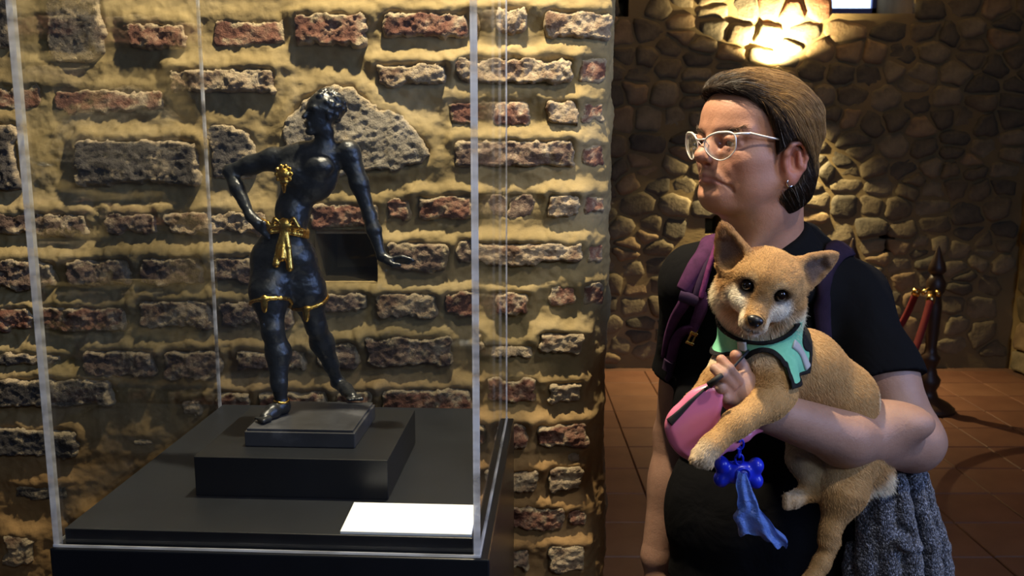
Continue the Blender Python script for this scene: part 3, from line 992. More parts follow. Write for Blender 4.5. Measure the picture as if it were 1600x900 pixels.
# nose
c_((.090, 0, .010), (.109, 0, -.013), .0085, .0095, .009)
e((.114, 0, -.0185), (.0125, .0120, .0105), .006)
c_((.101, 0, -.016), (.099, 0, -.029), .014, .012, .010)
for s in (-1, 1):
    e((.1055, s * .0135, -.0235), (.0105, .0070, .0080), .005)
    e((.1085, s * .0068, -.0315), (.0058, .0035, .0045), .002, 'sub')
    c_((.105, s * .0205, -.025), (.0945, s * .035, -.052), .0030, .0018, .012, 'sub')
# mouth
for s in (-1, 1):
    for a, b, r0, r1 in (((.1070, 0, -.0475), (.0985, s * .0170, -.0520), .0045, .0036), ((.0985, s * .0170, -.0520), (.0830, s * .0330, -.0640), .0036, .0018),
                         ((.1055, 0, -.0590), (.0980, s * .0160, -.0590), .0056, .0046), ((.0980, s * .0160, -.0590), (.0830, s * .0310, -.0650), .0046, .0018)):
        c_(a, b, r0, r1, .005)
    c_((.1140, 0, -.0533), (.1030, s * .0190, -.0560), .0015, .0015, .003, 'sub')
    c_((.1030, s * .0190, -.0560), (.0840, s * .0360, -.0670), .0015, .0012, .003, 'sub')
    c_((.0850, s * .0365, -.0670), (.0800, s * .0385, -.0740), .0010, .0008, .006, 'sub')
c_((.1105, -.016, -.0685), (.1105, .016, -.0685), .0055, .0055, .009, 'sub')
# lids
for s in (-1, 1):
    E_ = [(.0835, s * .0195, .000), (.0905, s * .026, .0068), (.0915, s * .034, .0078), (.0865, s * .043, .0048), (.0795, s * .0485, -.001)]
    for a, b in zip(E_, E_[1:]): c_(a, b, .0030, .0030, .003)
    E_ = [(.0835, s * .0195, .000), (.0890, s * .027, -.0058), (.0890, s * .035, -.0068), (.0845, s * .043, -.0052), (.0795, s * .0485, -.001)]
    for a, b in zip(E_, E_[1:]): c_(a, b, .0026, .0026, .004)
    c_((.0865, s * .022, .0125), (.0825, s * .047, .0095), .0060, .0055, .006)
    c_((.089, s * .024, -.0135), (.080, s * .046, -.0155), .0055, .0050, .007)
# ears
for s in (-1, 1):
    ec = np.array((.005, s * .078, -.028))
    er = lambda a, b, c: tuple(ec + np.array((a, s * b, c)) * .90)
    c_(er(.006, -.006, .014), er(.006, -.006, -.018), .009, .008, .006)
    e(er(-.003, .004, .003), (.020, .0060, .030), .004)
    e(er(.000, .000, -.024), (.012, .0060, .014), .006)
    e(er(.000, .0115, .002), (.0120, .0100, .019), .003, 'sub')
    arc = [er(.012, .000, .000), er(.015, .006, .014), er(.009, .011, .029), er(-.006, .014, .034), er(-.019, .015, .025), er(-.023, .014, .008), er(-.019, .012, -.010), er(-.010, .008, -.024)]
    for a, b in zip(arc, arc[1:]): c_(a, b, .0040, .0040, .004)
    e(er(-.002, .004, -.030), (.009, .0055, .009), .005)
    c_(er(-.012, .010, -.006), er(-.010, .009, .016), .0036, .0034, .004)
    e(er(.012, .001, -.004), (.0045, .0055, .008), .004)
# neck tendons
c_((-.015, .056, -.055), (.045, .012, -.205), .012, .009, .03)

# left hand holding the dog's chest and the leash handle
ax = unit(P3(1140, 600, 1.20) - J['wrL'])
SK.chain([J['wrL'], P3(1162, 618, 1.215)], [.028, .024], .012)
SK.ell(P3(1158, 614, 1.218), (.038, .016, .031), unit(np.stack([ax, np.array((0, 1., 0)) - ax * ax[1], np.cross(ax, (0, 1, 0))])), .012)
fingers = [
    [(1152, 594, 1.198), (1138, 576, 1.185), (1127, 562, 1.192)],
    [(1144, 602, 1.195), (1128, 586, 1.178), (1117, 576, 1.186)],
    [(1140, 614, 1.198), (1126, 606, 1.180), (1121, 596, 1.196)],
    [(1146, 628, 1.200), (1134, 622, 1.184), (1128, 614, 1.198)],
]
for g_, r_ in zip(fingers, (.0085, .0086, .0082, .0074)):
    SK.chain([P3(*p) for p in g_], [r_, r_ * .95, r_ * .85], .003)
SK.chain([P3(1168, 596, 1.222), P3(1158, 574, 1.228), P3(1150, 556, 1.226)], [.012, .0105, .009], .005)
# right hand hanging beside the hip
wd = J['wrR']
SK.chain([wd, wd + np.array((.002, -.004, -.04))], [.028, .026], .012)
SK.ell(wd + np.array((.003, -.006, -.062)), (.019, .032, .045), None, .012)
for i in range(4):
    b_ = wd + np.array((.004, -.032 + i * .019, -.098))
    SK.chain([b_, b_ + np.array((.004, 0, -.034)), b_ + np.array((.014, .002, -.062 + .006 * abs(i - 1)))], [.0095, .009, .0075], .003)
b_ = wd + np.array((.010, -.034, -.05))
SK.chain([b_, b_ + np.array((.008, -.014, -.028)), b_ + np.array((.012, -.016, -.052))], [.012, .0105, .009], .005)

woman = empty('woman', (P3(1212, 700, 1.56)[0], 1.56, 0)); tag(woman, 'woman in a black t-shirt with a bob haircut and glasses, holding a small dog', 'person')
me, v, q = SK.mesh('body', origin=tuple(woman.location))
loc_ = (v - HO) @ HROT.T
base = np.array((.44, .225, .150)); col = np.tile(base, (len(v), 1))
def blob(cen, rad, color, amt):
    d = np.sqrt((((loc_ - np.array(cen)) / np.array(rad)) ** 2).sum(1)); w = (amt * (1 - smooth01((d - .5) / .6)))[:, None]
    col[:] = col * (1 - w) + np.array(color) * w
for s in (-1, 1):
    blob((.06, s * .042, -.035), (.04, .026, .030), (.52, .225, .16), .6)
    blob((.088, s * .036, -.006), (.014, .024, .018), (.34, .165, .13), .65)
    blob((.0, s * .085, -.03), (.034, .03, .044), (.46, .17, .11), .85)
blob((.115, 0, -.028), (.018, .018, .016), (.54, .23, .17), .7)
lipd = np.abs(loc_[:, 2] + .0538 + .0075 * smooth01(np.abs(loc_[:, 1]) / .034)); lm = (lipd < .0072 * (1 - (np.abs(loc_[:, 1]) / .033) ** 2)) & (loc_[:, 0] > .078) & (np.abs(loc_[:, 1]) < .033)
col[lm] = (.46, .20, .155)
armm = v[:, 2] < 1.22
col[armm] = col[armm] * np.array((.82, .95, 1.05))
color_attr(me, col)
body = link('body', me, M_skin, woman)

M_eye = mat('eye_white', (.62, .58, .54), .15); M_iris = mat('iris_brown', (.05, .028, .018), .1)
for s in (-1, 1):
    c = hd_(.0785, s * .0335, .001)
    g = HROT[0] * .99 + HROT[1] * .05; g = Vector(g).normalized()
    Mr = g.to_track_quat('Z', 'Y').to_matrix()
    prof = [(.0122 * math.sin(t), -.0122 * math.cos(t)) for t in np.linspace(.05, math.pi - .48, 12)]
    ob = MB().lathe(prof, c, 20, Mr).build('eye', M_eye, woman, True)
    prof = [(.0126 * math.sin(t), -.0122 * math.cos(t) + .0002) for t in np.linspace(math.pi - .52, math.pi - .02, 6)]
    MB().lathe(prof, c, 20, Mr).build('iris', M_iris, ob, True)

# hair: a bob, dark at the hairline, golden brown where it sweeps back over the ear
HR = Field((.13, 1.30, 1.28), (.54, 1.68, 1.68), .0024)
h = lambda c, r, k=.02, mode='add': HR.ell(hd_(*c), r, HROT, k, mode)
h((.006, .002, .030), (.090, .086, .085), .0)
h((.050, .0, .076), (.050, .060, .034), .02)
h((-.012, .022, -.010), (.050, .072, .096), .03)
h((-.024, .012, -.058), (.042, .072, .050), .03)
h((-.005, .060, .030), (.060, .034, .055), .02)
h((.108, 0, -.022), (.088, .20, .106), .008, 'sub')
h((.085, 0, .018), (.046, .20, .052), .010, 'sub')
h((.010, .105, -.034), (.030, .050, .042), .006, 'sub')
h((.012, -.100, -.038), (.028, .040, .038), .008, 'sub')
HR.ell(hd_(.034, 0, -.125), (.078, .065, .085), HROT, .01, 'sub')
HR.rough(.003, 40, 4, 3)
hme, hv, hq = HR.mesh('hair', origin=tuple(woman.location))
M_hairbase = noisy('hair_base', [(.3, (.020, .012, .008)), (.7, (.05, .032, .018))], 60, .55, 400, .3, .002)
lh = (hv - HO) @ HROT.T
fh = smooth01((lh[:, 0] - (-.004 + (lh[:, 2] - .018) / .08 * .080)) / .014)[:, None]
color_attr(hme, np.array((.030, .018, .012)) * fh + np.array((.13, .075, .034)) * (1 - fh))
at = N(M_hairbase, 'ShaderNodeVertexColor', layer_name='Col'); L(M_hairbase, at.outputs[0], bsdf(M_hairbase).inputs['Base Color'])
hairo = link('hair', hme, M_hairbase, woman)
M_strand = mat('hair_strand', rough=.5, spec=.3)
a = N(M_strand, 'ShaderNodeAttribute', attribute_name='Col'); L(M_strand, a.outputs['Color'], bsdf(M_strand).inputs['Base Color'])
NS = 24000
p0 = surf_points(hv, hq, NS); steps = 13
pts = np.zeros((NS, steps, 3)); pts[:, 0] = HR.snap(p0, .0005, 3)
seg = rng.uniform(.0045, .008, NS)[:, None]
off = rng.uniform(.0, .0035, NS)
wig = rng.normal(0, .09, (NS, 3))
for k in range(1, steps):
    p = pts[:, k - 1]; l = (p - HO) @ HROT.T
    top = smooth01((l[:, 2] - .045) / .05)[:, None]; back = smooth01((-.03 - l[:, 0]) / .05)[:, None]
    side = np.sign(l[:, 1])[:, None]
    d = HF * (-.85 * top - .62 * (1 - top) * (1 - back)) + HU * (-.10 * top - .95 * (1 - top)) + HL * (.45 + .25 * side) * top
    # curve under at the nape
    d = d + wig
    g = HR.grad(p); d = d - g * (d * g).sum(1, keepdims=True)
    pts[:, k] = p + unit(d) * seg
    pts[:, k] = pts[:, k] - HR.grad(pts[:, k]) * (HR.sample(pts[:, k]) - off * min(1, k / 3) - .0004)[:, None]
l0 = (pts[:, 0] - HO) @ HROT.T
front = smooth01((l0[:, 0] - (-.004 + (l0[:, 2] - .018) / .08 * .080) + rng.normal(0, .006, NS)) / .012)
dark = np.array((.030, .018, .012)); gold = np.array((.50, .30, .11)); ash = np.array((.17, .095, .042))
mixv = rng.random((NS, 1))
cg = gold * mixv + ash * (1 - mixv)
cc = cg * (1 - front[:, None]) + dark * front[:, None]
grey = (rng.random(NS) < .05) & (front > .5); cc[grey] = np.array((.36, .34, .32))
cc = cc * rng.uniform(.6, 1.25, (NS, 1))
rad = np.linspace(1, .35, steps)[None, :] * rng.uniform(.00016, .00028, (NS, 1))
hair('hair_strands', pts, rad, cc, M_strand, woman)
# eyebrows
NB = 260
t = rng.random(NB); s = np.where(rng.random(NB) < .5, -1, 1)
bl = np.stack([.096 - .026 * t ** 1.6, s * (.013 + .040 * t), .0165 + .0060 * np.sin(t * 2.3) + rng.normal(0, .0014, NB)], 1)
bp = np.stack([HO + HF * a + HL * b + HU * c for a, b, c in bl]); bp = SK.snap(bp, .0003)
bd = -HF * .3 + HL * s[:, None] * .8 + HU * rng.normal(.1, .25, (NB, 1))
bpts = np.stack([bp + unit(bd) * .007 * k / 3 + SK.grad(bp) * .0012 * (k / 3) for k in range(4)], 1)
hair('eyebrows', bpts, np.array([[.0003, .0003, .0002, .0001]]), np.tile((.07, .045, .032), (NB, 1)), M_strand, woman)

# small hoop earring
M_silver = mat('silver', (.80, .80, .82), .2, 1.0)
ec = hd_(.008, .083, -.060)
MB().tube([ec + HF * .006 * math.cos(t) + HU * .006 * math.sin(t) for t in np.linspace(0, 2 * math.pi, 14, endpoint=False)], .0013, 6, True).build('earring', M_silver, woman, True)

# clothes
M_shirt = mat('black_cotton', (.0055, .0055, .0065), .9, spec=.10)
n = noise(M_shirt, 700, 2, .5); bp_ = bump(M_shirt, n.outputs['Fac'], .25, .0008); n = noise(M_shirt, 14, 3, .5, dist=.6); bump(M_shirt, n.outputs['Fac'], .5, .012, bp_)
TS = Field((.10, 1.36, .70), (.70, 1.76, 1.46), .0032)
TS.chain([J['shL'], J['shL'] * .45 + J['elL'] * .55 + np.array((-.006, 0, 0)), J['elL'] + np.array((0, 0, 0))], [.060, .066, .063], .03)
TS.chain([J['shR'], J['shR'] * .4 + J['elR'] * .6, J['elR']], [.062, .056, .052], .03)
aL = unit(J['elL'] - J['shL']); cutL = P3(1404, 592, 1.46)
TS.plane(cutL, aL + np.array((-.10, 0, -.20)))
aR = unit(J['elR'] - J['shR']); cutR = P3(1040, 584, 1.62)
TS.plane(cutR, aR, TS.lo, cutR + np.array((.10, .3, .3)))
TS.ell(P3(1214, 520, 1.57), (.168, .112, .155), None, .02)
TS.ell(P3(1205, 640, 1.565), (.178, .118, .16), None, .012)
TS.ell(P3(1200, 800, 1.56), (.192, .125, .19), None, .012)
TS.ell(P3(1204, 900, 1.56), (.190, .124, .16), None, .02)
TS.cap(J['shL'], P3(1240, 415, 1.55), .060, .052, .04)
TS.cap(P3(1256, 376, 1.58), J['shL'] + np.array((-.01, .01, .012)), .034, .050, .02)
TS.cap(P3(1170, 392, 1.58), J['shR'] + np.array((.01, 0, .012)), .034, .052, .02)
TS.cap(J['shR'], P3(1180, 415, 1.55), .058, .052, .04)
TS.plane((0, 0, .72), (0, 0, -1))
TS.ell(P3(1206, 388, 1.520), (.058, .070, .045), None, .008, 'sub')
TS.cap(P3(1208, 376, 1.535), hd_(-.03, 0, -.06), .0585, .066, .006, 'sub')
cr_ = [SK.snap(np.array([P3(*p)]), .003, 10)[0] for p in ((1150, 378, 1.54), (1168, 392, 1.49), (1190, 401, 1.46), (1212, 398, 1.46), (1228, 386, 1.47), (1243, 370, 1.49), (1256, 352, 1.53), (1252, 346, 1.60))]
cr_ = np.array(cr_); tt = np.linspace(0, 7, 50)
cr_ = np.stack([np.interp(tt, np.arange(8), cr_[:, i]) for i in range(3)], 1)
cr_ = SK.snap(cr_, .003, 6); cr_[1:-1] = (cr_[:-2] + cr_[1:-1] * 2 + cr_[2:]) / 4
TS.ell(P3(1214, 452, 1.54), (.115, .085, .055), None, .02)
TS.chain(list(cr_), [.0060] * 50, .004)
for i in range(0, 46): TS.cap(cr_[i], cr_[i] + np.array((-.004 + .030 * (i / 46) ** 2, .008, -.066)), .0058, .030, .012)
TS.rough(.0035, 13, 21, 3, (1, 1, .55))
tme, tv, tq = TS.mesh('t_shirt', origin=tuple(woman.location))
tme_o = link('t_shirt', tme, M_shirt, woman)
M_trouser = noisy('navy_trousers', [(.3, (.008, .009, .016)), (.7, (.014, .016, .028))], 20, .85, 500, .2, .001)
TR = Field((.10, 1.36, .0), (.70, 1.76, .86), .006)
TR.ell(P3(1212, 850, 1.56) , (.172, .112, .12), None, .02)
cxw = P3(1212, 850, 1.56)[0]
for s in (-1, 1):
    TR.chain([(cxw + s * .085, 1.56, .74), (cxw + s * .090, 1.55, .46), (cxw + s * .10, 1.575, .07)], [.088, .066, .058], .03)
TR.plane((0, 0, .055), (0, 0, -1)); TR.plane((0, 0, .815), (0, 0, 1))
TR.rough(.004, 12, 8, 3)
link('trousers', TR.mesh('trousers', origin=tuple(woman.location))[0], M_trouser, woman)
M_shoe = mat('shoe_dark', (.02, .02, .022), .6)
for s in (-1, 1):
    F_ = Field((cxw + s * .10 - .07, 1.36, -.01), (cxw + s * .10 + .07, 1.66, .14), .005)
    F_.ell((cxw + s * .10, 1.56, .045), (.042, .06, .05), None, .02); F_.ell((cxw + s * .105, 1.47, .03), (.047, .085, .035), None, .03)
    F_.plane((0, 0, .0), (0, 0, -1))
    link('shoe', F_.mesh('shoe', origin=tuple(woman.location))[0], M_shoe, woman)

# eyeglasses
gl = empty('eyeglasses', hd_(.10, 0, 0)); tag(gl, 'silver-white framed cat-eye glasses worn by the woman', 'glasses')
M_frame = mat('frame_silver', (.82, .78, .74), .35, .35)
M_lens = acrylic('lens_glass', (.97, .97, .97), .0)
def lens_pt(s, a):
    """Outline of a lens; a runs round it. Cat-eye: the upper outer corner is drawn up."""
    x = math.cos(a) * .0270; y = math.sin(a) * .0235
    if y > 0:
        if x > 0: x, y = .0270 * math.cos(a) ** .62, .0235 * math.sin(a) ** .62
        y *= .80 + .13 * max(-.4, math.cos(a))
    else: x *= 1 - .26 * math.sin(-a) ** 2
    l = s * (.0350 + x); f = .1165 - .55 * max(0, abs(l) - .012) ** 1.15
    return hd_(f - .003 * (y < 0) * abs(y) / .02, l, -.002 + y)
for s in (-1, 1):
    ring = [lens_pt(s, 2 * math.pi * k / 40) for k in range(40)]
    MB().tube(ring, [.0010 + .0009 * max(0, math.sin(2 * math.pi * k / 40)) for k in range(40)], 6, True).build('lens_rim', M_frame, gl, True)
    c = sum((Vector(p) for p in ring), Vector()) / 40
    mb = MB(); n_ = Vector(HF) * .0008
    v_ = [Vector(p) + n_ for p in ring] + [Vector(p) - n_ for p in ring] + [c + n_ + Vector(HF) * .002, c - n_ + Vector(HF) * .002]
    f_ = []
    for k in range(40):
        k2 = (k + 1) % 40
        f_ += [(k, k2, 80), (40 + k2, 40 + k, 81), (k2, k, 40 + k, 40 + k2)]
    mb.add(v_, f_ if s > 0 else [t_[::-1] for t_ in f_]); mb.build('lens', M_lens, gl, True)
    o_ = lens_pt(s, .70)
    hin = Vector(hd_(.082, s * .0725, .0155))
    MB().tube([o_, Vector(o_).lerp(hin, .6) + Vector(HF) * .002, hin], [.0018, .0019, .0017], 8).build('hinge', M_frame, gl, True)
    MB().tube([hin, Vector(hd_(.045, s * .0785, .0085)), Vector(hd_(.012, s * .0835, .0035)), Vector(hd_(-.010, s * .086, -.006))], [.0017, .0016, .0015, .0013], 8).build('temple', M_frame, gl, True)
    MB().tube([lens_pt(s, 2.75), Vector(hd_(.104, s * .0085, -.006)), Vector(hd_(.101, s * .0095, -.012))], .0008, 6).build('nose_pad', M_frame, gl, True)
MB().tube([lens_pt(-1, 2.6), hd_(.1185, -.003, .006), hd_(.1185, .003, .006), lens_pt(1, 2.6)], .0012, 6).build('bridge', M_frame, gl, True)
# ------------------------------------------------------------------ the dog
DG = Field((.20, 1.02, .66), (.66, 1.46, 1.45), .0019)
DO = P3(1195, 440, 1.235)
tc_ = unit(np.array((0, 0, EYE)) - DO); sr = np.array((1.0, 0, 0)); sd_ = np.cross(tc_, sr); sd_ = unit(sd_ if sd_[2] < 0 else -sd_)
DF = unit(.90 * tc_ + .40 * sd_ - .07 * sr)
dr = math.cos(R(12)) * sr + math.sin(R(12)) * sd_
DR = unit(dr - DF * (dr @ DF)); DU = np.cross(DR, DF); DU = DU if DU[2] > 0 else -DU
DROT = np.stack([DF, DR, DU])
def dd(f, r, u): return DO + DF * f + DR * r + DU * u
de = lambda c, r, k=.01, mode='add', rot=DROT: DG.ell(dd(*c), r, rot, k, mode)
dc = lambda a, b, r1, r2=None, k=.01, mode='add': DG.cap(dd(*a), dd(*b), r1, r2, k, mode)

# torso and neck
DB = dict(chest=P3(1188, 572, 1.30), mid=P3(1254, 578, 1.335), hip=P3(1312, 622, 1.345))
DG.cap(dd(-.02, 0, -.03), DB['chest'], .052, .058, .02)
DG.cap(DB['chest'], DB['mid'], .058, .058, .02); DG.cap(DB['mid'], DB['hip'], .060, .053, .02)
DG.cap(DB['hip'], P3(1328, 710, 1.345), .052, .050, .02)
# front legs
DG.chain([P3(1203, 572, 1.245), P3(1212, 612, 1.205), P3(1200, 630, 1.19)], [.034, .027, .024], .012)
DG.chain([P3(1205, 626, 1.19), P3(1150, 662, 1.155), P3(1112, 696, 1.135), P3(1098, 712, 1.13)], [.023, .0175, .0135, .0150], .010)
for i in range(4):
    t_ = P3(1087 + 7 * i - (2 if i == 0 else 0), 716 + 3.2 * i + (1 if i < 2 else 0), 1.123 + .002 * i)
    DG.cap(P3(1101 + 2 * i, 706, 1.128), t_, .0070, .0062, .003)
DG.chain([P3(1140, 560, 1.285), P3(1112, 592, 1.25), P3(1080, 626, 1.225), P3(1066, 650, 1.215)], [.024, .0130, .0085, .0095], .010)
# hind legs
DG.chain([P3(1332, 700, 1.335), P3(1316, 770, 1.30), P3(1297, 828, 1.285), P3(1292, 845, 1.283)], [.050, .033, .0130, .0135], .014)
DG.chain([P3(1300, 846, 1.287), P3(1283, 880, 1.278), P3(1262, 915, 1.265), P3(1246, 925, 1.255)], [.0125, .0120, .0125, .0125], .008)
DG.chain([P3(1262, 690, 1.35), P3(1256, 716, 1.33), P3(1270, 766, 1.31), P3(1240, 780, 1.295)], [.034, .025, .0130, .0125], .012)
for i in range(3): DG.cap(P3(1243, 778 + i * 4, 1.293), P3(1229, 776 + i * 7, 1.288), .0070, .006, .003)
DG.ell(P3(1352, 728, 1.35), (.036, .034, .034), None, .02); DG.cap(P3(1350, 735, 1.345), P3(1376, 752, 1.34), .028, .012, .02)
# head
de((-.006, 0, .000), (.048, .051, .043), .0)
de((.012, 0, .019), (.036, .040, .020), .02)
for s in (-1, 1):
    de((-.006, s * .034, -.026), (.030, .026, .030), .02)
    de((.030, s * .026, .014), (.014, .015, .012), .010)
    de((.028, s * .020, -.020), (.024, .018, .018), .012)
de((.030, 0, .000), (.026, .022, .022), .012)
dc((.030, 0, -.020), (.070, 0, -.0275), .0235, .0150, .012)
dc((.030, 0, -.036), (.066, 0, -.0395), .0165, .0100, .008)
de((.076, 0, -.0235), (.010, .0115, .0090), .004)
for s in (-1, 1): de((.060, s * .011, -.033), (.018, .0085, .0085), .005)
for s in (-1, 1): dc((.078, s * .002, -.0380), (.050, s * .021, -.0415), .0012, .0012, .002, 'sub')
for s in (-1, 1): de((.0445, s * .0225, .0060), (.010, .0105, .0092), .004, 'sub')
# ears: tall cups
def ear(base, tip, face, w, name_=None):
    base, tip, face = np.array(base), np.array(tip), unit(np.array(face))
    a = tip - base; ln = np.linalg.norm(a); a = a / ln
    face = unit(face - a * (face @ a)); b = np.cross(a, face)
    rot = np.stack([a, b, face])
    for t, ww in ((.10, 1.0), (.34, .92), (.56, .70), (.76, .46)):
        DG.ell(base + a * ln * t, (ln * .25, w * ww, .0115 * (1 - .5 * t)), rot, .008 if t > .1 else .014)
    for t, ww in ((.16, .74), (.36, .70), (.56, .50), (.74, .28)):
        DG.ell(base + a * ln * t + face * .0105 * (1 - .42 * t), (ln * .22, w * ww, .0115 * (1 - .5 * t)), rot, .004, 'sub')
    DG.cap(base + a * ln * .76, tip, .0075, .0030, .006)
ear(P3(1150, 415, 1.238), P3(1129, 351, 1.245), DF * .9 - DR * .35, .030)
ear(P3(1250, 432, 1.240), P3(1307, 398, 1.250), DF * .9 + DR * .25 - DU * .1, .029)
EARS = [(P3(1150, 415, 1.238), P3(1129, 351, 1.245)), (P3(1250, 432, 1.240), P3(1307, 398, 1.250))]

dog = empty('dog', tuple(P3(1258, 600, 1.33))); tag(dog, 'small tan and cream dog with upright ears held in the woman\'s arm', 'dog')
me, v, q = DG.mesh('body', origin=tuple(dog.location))
TAN, CREAM, GREY = np.array((.50, .30, .125)), np.array((.80, .69, .52)), np.array((.16, .12, .10))


def dog_colour(P):
    l = (P - DO) @ DROT.T; n = len(P)
    c = np.tile(TAN, (n, 1))
    def b(cen, rad, color, amt, frame=l):
        w = (amt * (1 - smooth01((np.sqrt((((frame - np.array(cen)) / np.array(rad)) ** 2).sum(1)) - .55) / .55)))[:, None]
        c[:] = c * (1 - w) + np.array(color) * w
    def bw(p, r, color, amt): b(p, (r, r, r), color, amt, P)
    b((.01, 0, -.080), (.08, .075, .042), CREAM, .8)
    for s in (-1, 1):
        b((.0, s * .060, -.052), (.05, .034, .036), CREAM, .95)
        b((.042, s * .030, -.020), (.036, .022, .024), (.82, .74, .62), .95)
        b((.045, s * .020, .018), (.016, .011, .010), (.66, .46, .24), .8)
        b((.043, s * .0225, .0055), (.018, .0170, .0145), (.10, .06, .04), .9)
    b((.060, 0, -.006), (.022, .012, .014), (.36, .24, .13), .6)
    b((.068, 0, -.044), (.034, .024, .016), (.84, .78, .68), .95)
    for s in (-1, 1): b((.066, s * .016, -.030), (.020, .009, .012), (.80, .70, .54), .9)
    b((.074, 0, -.0390), (.012, .016, .0034), (.07, .045, .035), .9)
    b((.040, 0, .030), (.02, .006, .03), (.36, .20, .08), .5)
    for (ba, ti) in EARS:
        a = ti - ba; t = ((P - ba) @ a) / (a @ a); dist = np.linalg.norm(P - ba - t[:, None] * a, axis=1)
        w = smooth01((t - .05) / .25) * (dist < .045) * (t < 1.1)
        g = DG.grad(P); inn = smooth01(((g @ DF) - .15) / .5) * smooth01((1.0 - t) / .2) * smooth01((.024 * (1.05 - t) + .004 - dist) / .008)
        w1 = (w * .55)[:, None]; c[:] = c * (1 - w1) + np.array((.36, .20, .10)) * w1
        w2 = (w * inn * .9)[:, None]; c[:] = c * (1 - w2) + np.array((.20, .14, .12)) * w2
    bw(P3(1100, 712, 1.128), .026, (.68, .55, .38), .8)
    bw(P3(1378, 756, 1.33), .032, CREAM, .95)
    bw(P3(1352, 772, 1.32), .030, CREAM, .75)
    bw(P3(1125, 560, 1.28), .035, CREAM, .8)
    bw(P3(1250, 705, 1.32), .055, (.33, .28, .22), .8)
    bw(P3(1236, 782, 1.29), .025, (.62, .47, .30), .8)
    bw(P3(1285, 735, 1.29), .035, (.66, .48, .27), .6)
    bw(P3(1366, 628, 1.33), .022, CREAM, .7)
    return c * (.9 + .25 * vnoise(P[:, 0] * 90, P[:, 1] * 90, P[:, 2] * 90, 5))[:, None]


M_dog = mat('dog_skin', rough=.85, spec=.15)
a = N(M_dog, 'ShaderNodeVertexColor', layer_name='Col'); L(M_dog, a.outputs[0], bsdf(M_dog).inputs['Base Color'])
color_attr(me, dog_colour(v) * .75)
link('body', me, M_dog, dog)
M_nose = mat('dog_nose', (.012, .011, .012), .35, spec=.5); M_deye = mat('dog_eye', (.008, .005, .004), .04, spec=.6)
for s in (-1, 1):
    o = MB().lathe([(.0085 * math.sin(t), -.0085 * math.cos(t)) for t in np.linspace(.02, math.pi - .02, 14)], dd(.0405, s * .0220, .0060), 20).build('eye', M_deye, dog, True)
NF = Field(dd(.081, 0, -.024) - .03, dd(.081, 0, -.024) + .03, .0009)
NF.ell(dd(.0815, 0, -.0215), (.0075, .0110, .0068), DROT, .0); NF.ell(dd(.0830, 0, -.0275), (.0055, .0060, .0060), DROT, .005)
for s in (-1, 1): NF.ell(dd(.0890, s * .0058, -.0240), (.0045, .0026, .0026), DROT, .0015, 'sub')
link('nose', NF.mesh('nose', origin=tuple(dog.location))[0], M_nose, dog)

# fur
M_fur = mat('fur', rough=.6, spec=.2)
a = N(M_fur, 'ShaderNodeAttribute', attribute_name='Col'); L(M_fur, a.outputs['Color'], bsdf(M_fur).inputs['Base Color'])
NFUR = 150000
def fw(P):
    l = (P - DO) @ DROT.T
    return 1 + 2.0 * (np.linalg.norm(l, axis=1) < .11)
p = surf_points(v, q, NFUR, fw)
l = (p - DO) @ DROT.T
near_eye = np.min([np.linalg.norm(l - np.array((.043, s * .0223, .0060)), axis=1) for s in (-1, 1)], axis=0)
near_nose = np.linalg.norm(l - np.array((.084, 0, -.024)), axis=1)
keep = (near_eye > .0105) & (near_nose > .0125)
p, l = p[keep], l[keep]; n = len(p)
g = DG.grad(p)
inhead = smooth01((.095 - np.linalg.norm(l, axis=1)) / .03)[:, None]
hd = unit(-DF * .55 + unit(l * np.array((0, 1, 1)) + 1e-6) @ DROT * .8 + np.array((0, 0, -.25)))
bodyflow = unit(np.array((.62, .1, -.75)))
legf = unit(np.array((-.62, -.2, -.75)))
isleg = ((p[:, 2] < P3(1200, 600, 1.2)[2]) & (p[:, 1] < 1.23)) | (p[:, 0] < P3(1150, 560, 1.25)[0])
flow = np.where(isleg[:, None], legf, bodyflow)
flow = flow * (1 - inhead) + hd * inhead
ruff = smooth01((np.linalg.norm(l * np.array((1, 1, 1)) - np.array((-.01, 0, -.055)), axis=1) < .075) * 1.0) * smooth01((-.022 - l[:, 2]) / .02)
cheek = smooth01((np.abs(l[:, 1]) - .034) / .02) * smooth01((.01 - l[:, 2]) / .03) * smooth01((.035 - l[:, 0]) / .02)
tail = smooth01((.055 - np.linalg.norm(p - P3(1368, 758, 1.335), axis=1)) / .02)
ln = .0042 + .007 * ruff + .005 * cheek * inhead[:, 0] + .013 * tail
ln = np.where(inhead[:, 0] > .6, np.where(l[:, 0] > .028, .0026, np.where(l[:, 2] > -.01, .0034, ln)), ln)
earm = np.zeros(n)
for (ba, ti) in EARS:
    a = ti - ba; t = ((p - ba) @ a) / (a @ a); dist = np.linalg.norm(p - ba - t[:, None] * a, axis=1)
    w = (t > .18) & (t < 1.2) & (dist < .05); earm = np.maximum(earm, w); flow[w] = unit(a) * .9
ln = np.where(earm > 0, .0017, ln)
legt = (isleg | (p[:, 2] < P3(1290, 790, 1.28)[2])) & (inhead[:, 0] < .3)
ln = np.where(legt, .0034, ln) * rng.uniform(.7, 1.25, n)
d = unit(flow - g * ((flow * g).sum(1, keepdims=True)) * .9 + g * .42 + rng.normal(0, .16, (n, 3)))
m = 5; pts = np.zeros((n, m, 3)); pts[:, 0] = p
for k in range(1, m):
    dk = unit(d + flow * .12 * k - g * .05 * k + np.array((0, 0, -.04 * k)))
    pts[:, k] = pts[:, k - 1] + dk * (ln / (m - 1))[:, None]
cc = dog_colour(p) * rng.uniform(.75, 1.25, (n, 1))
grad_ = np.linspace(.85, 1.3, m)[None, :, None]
rad = np.array([[1, .9, .75, .5, .2]]) * rng.uniform(.00017, .00028, (n, 1))
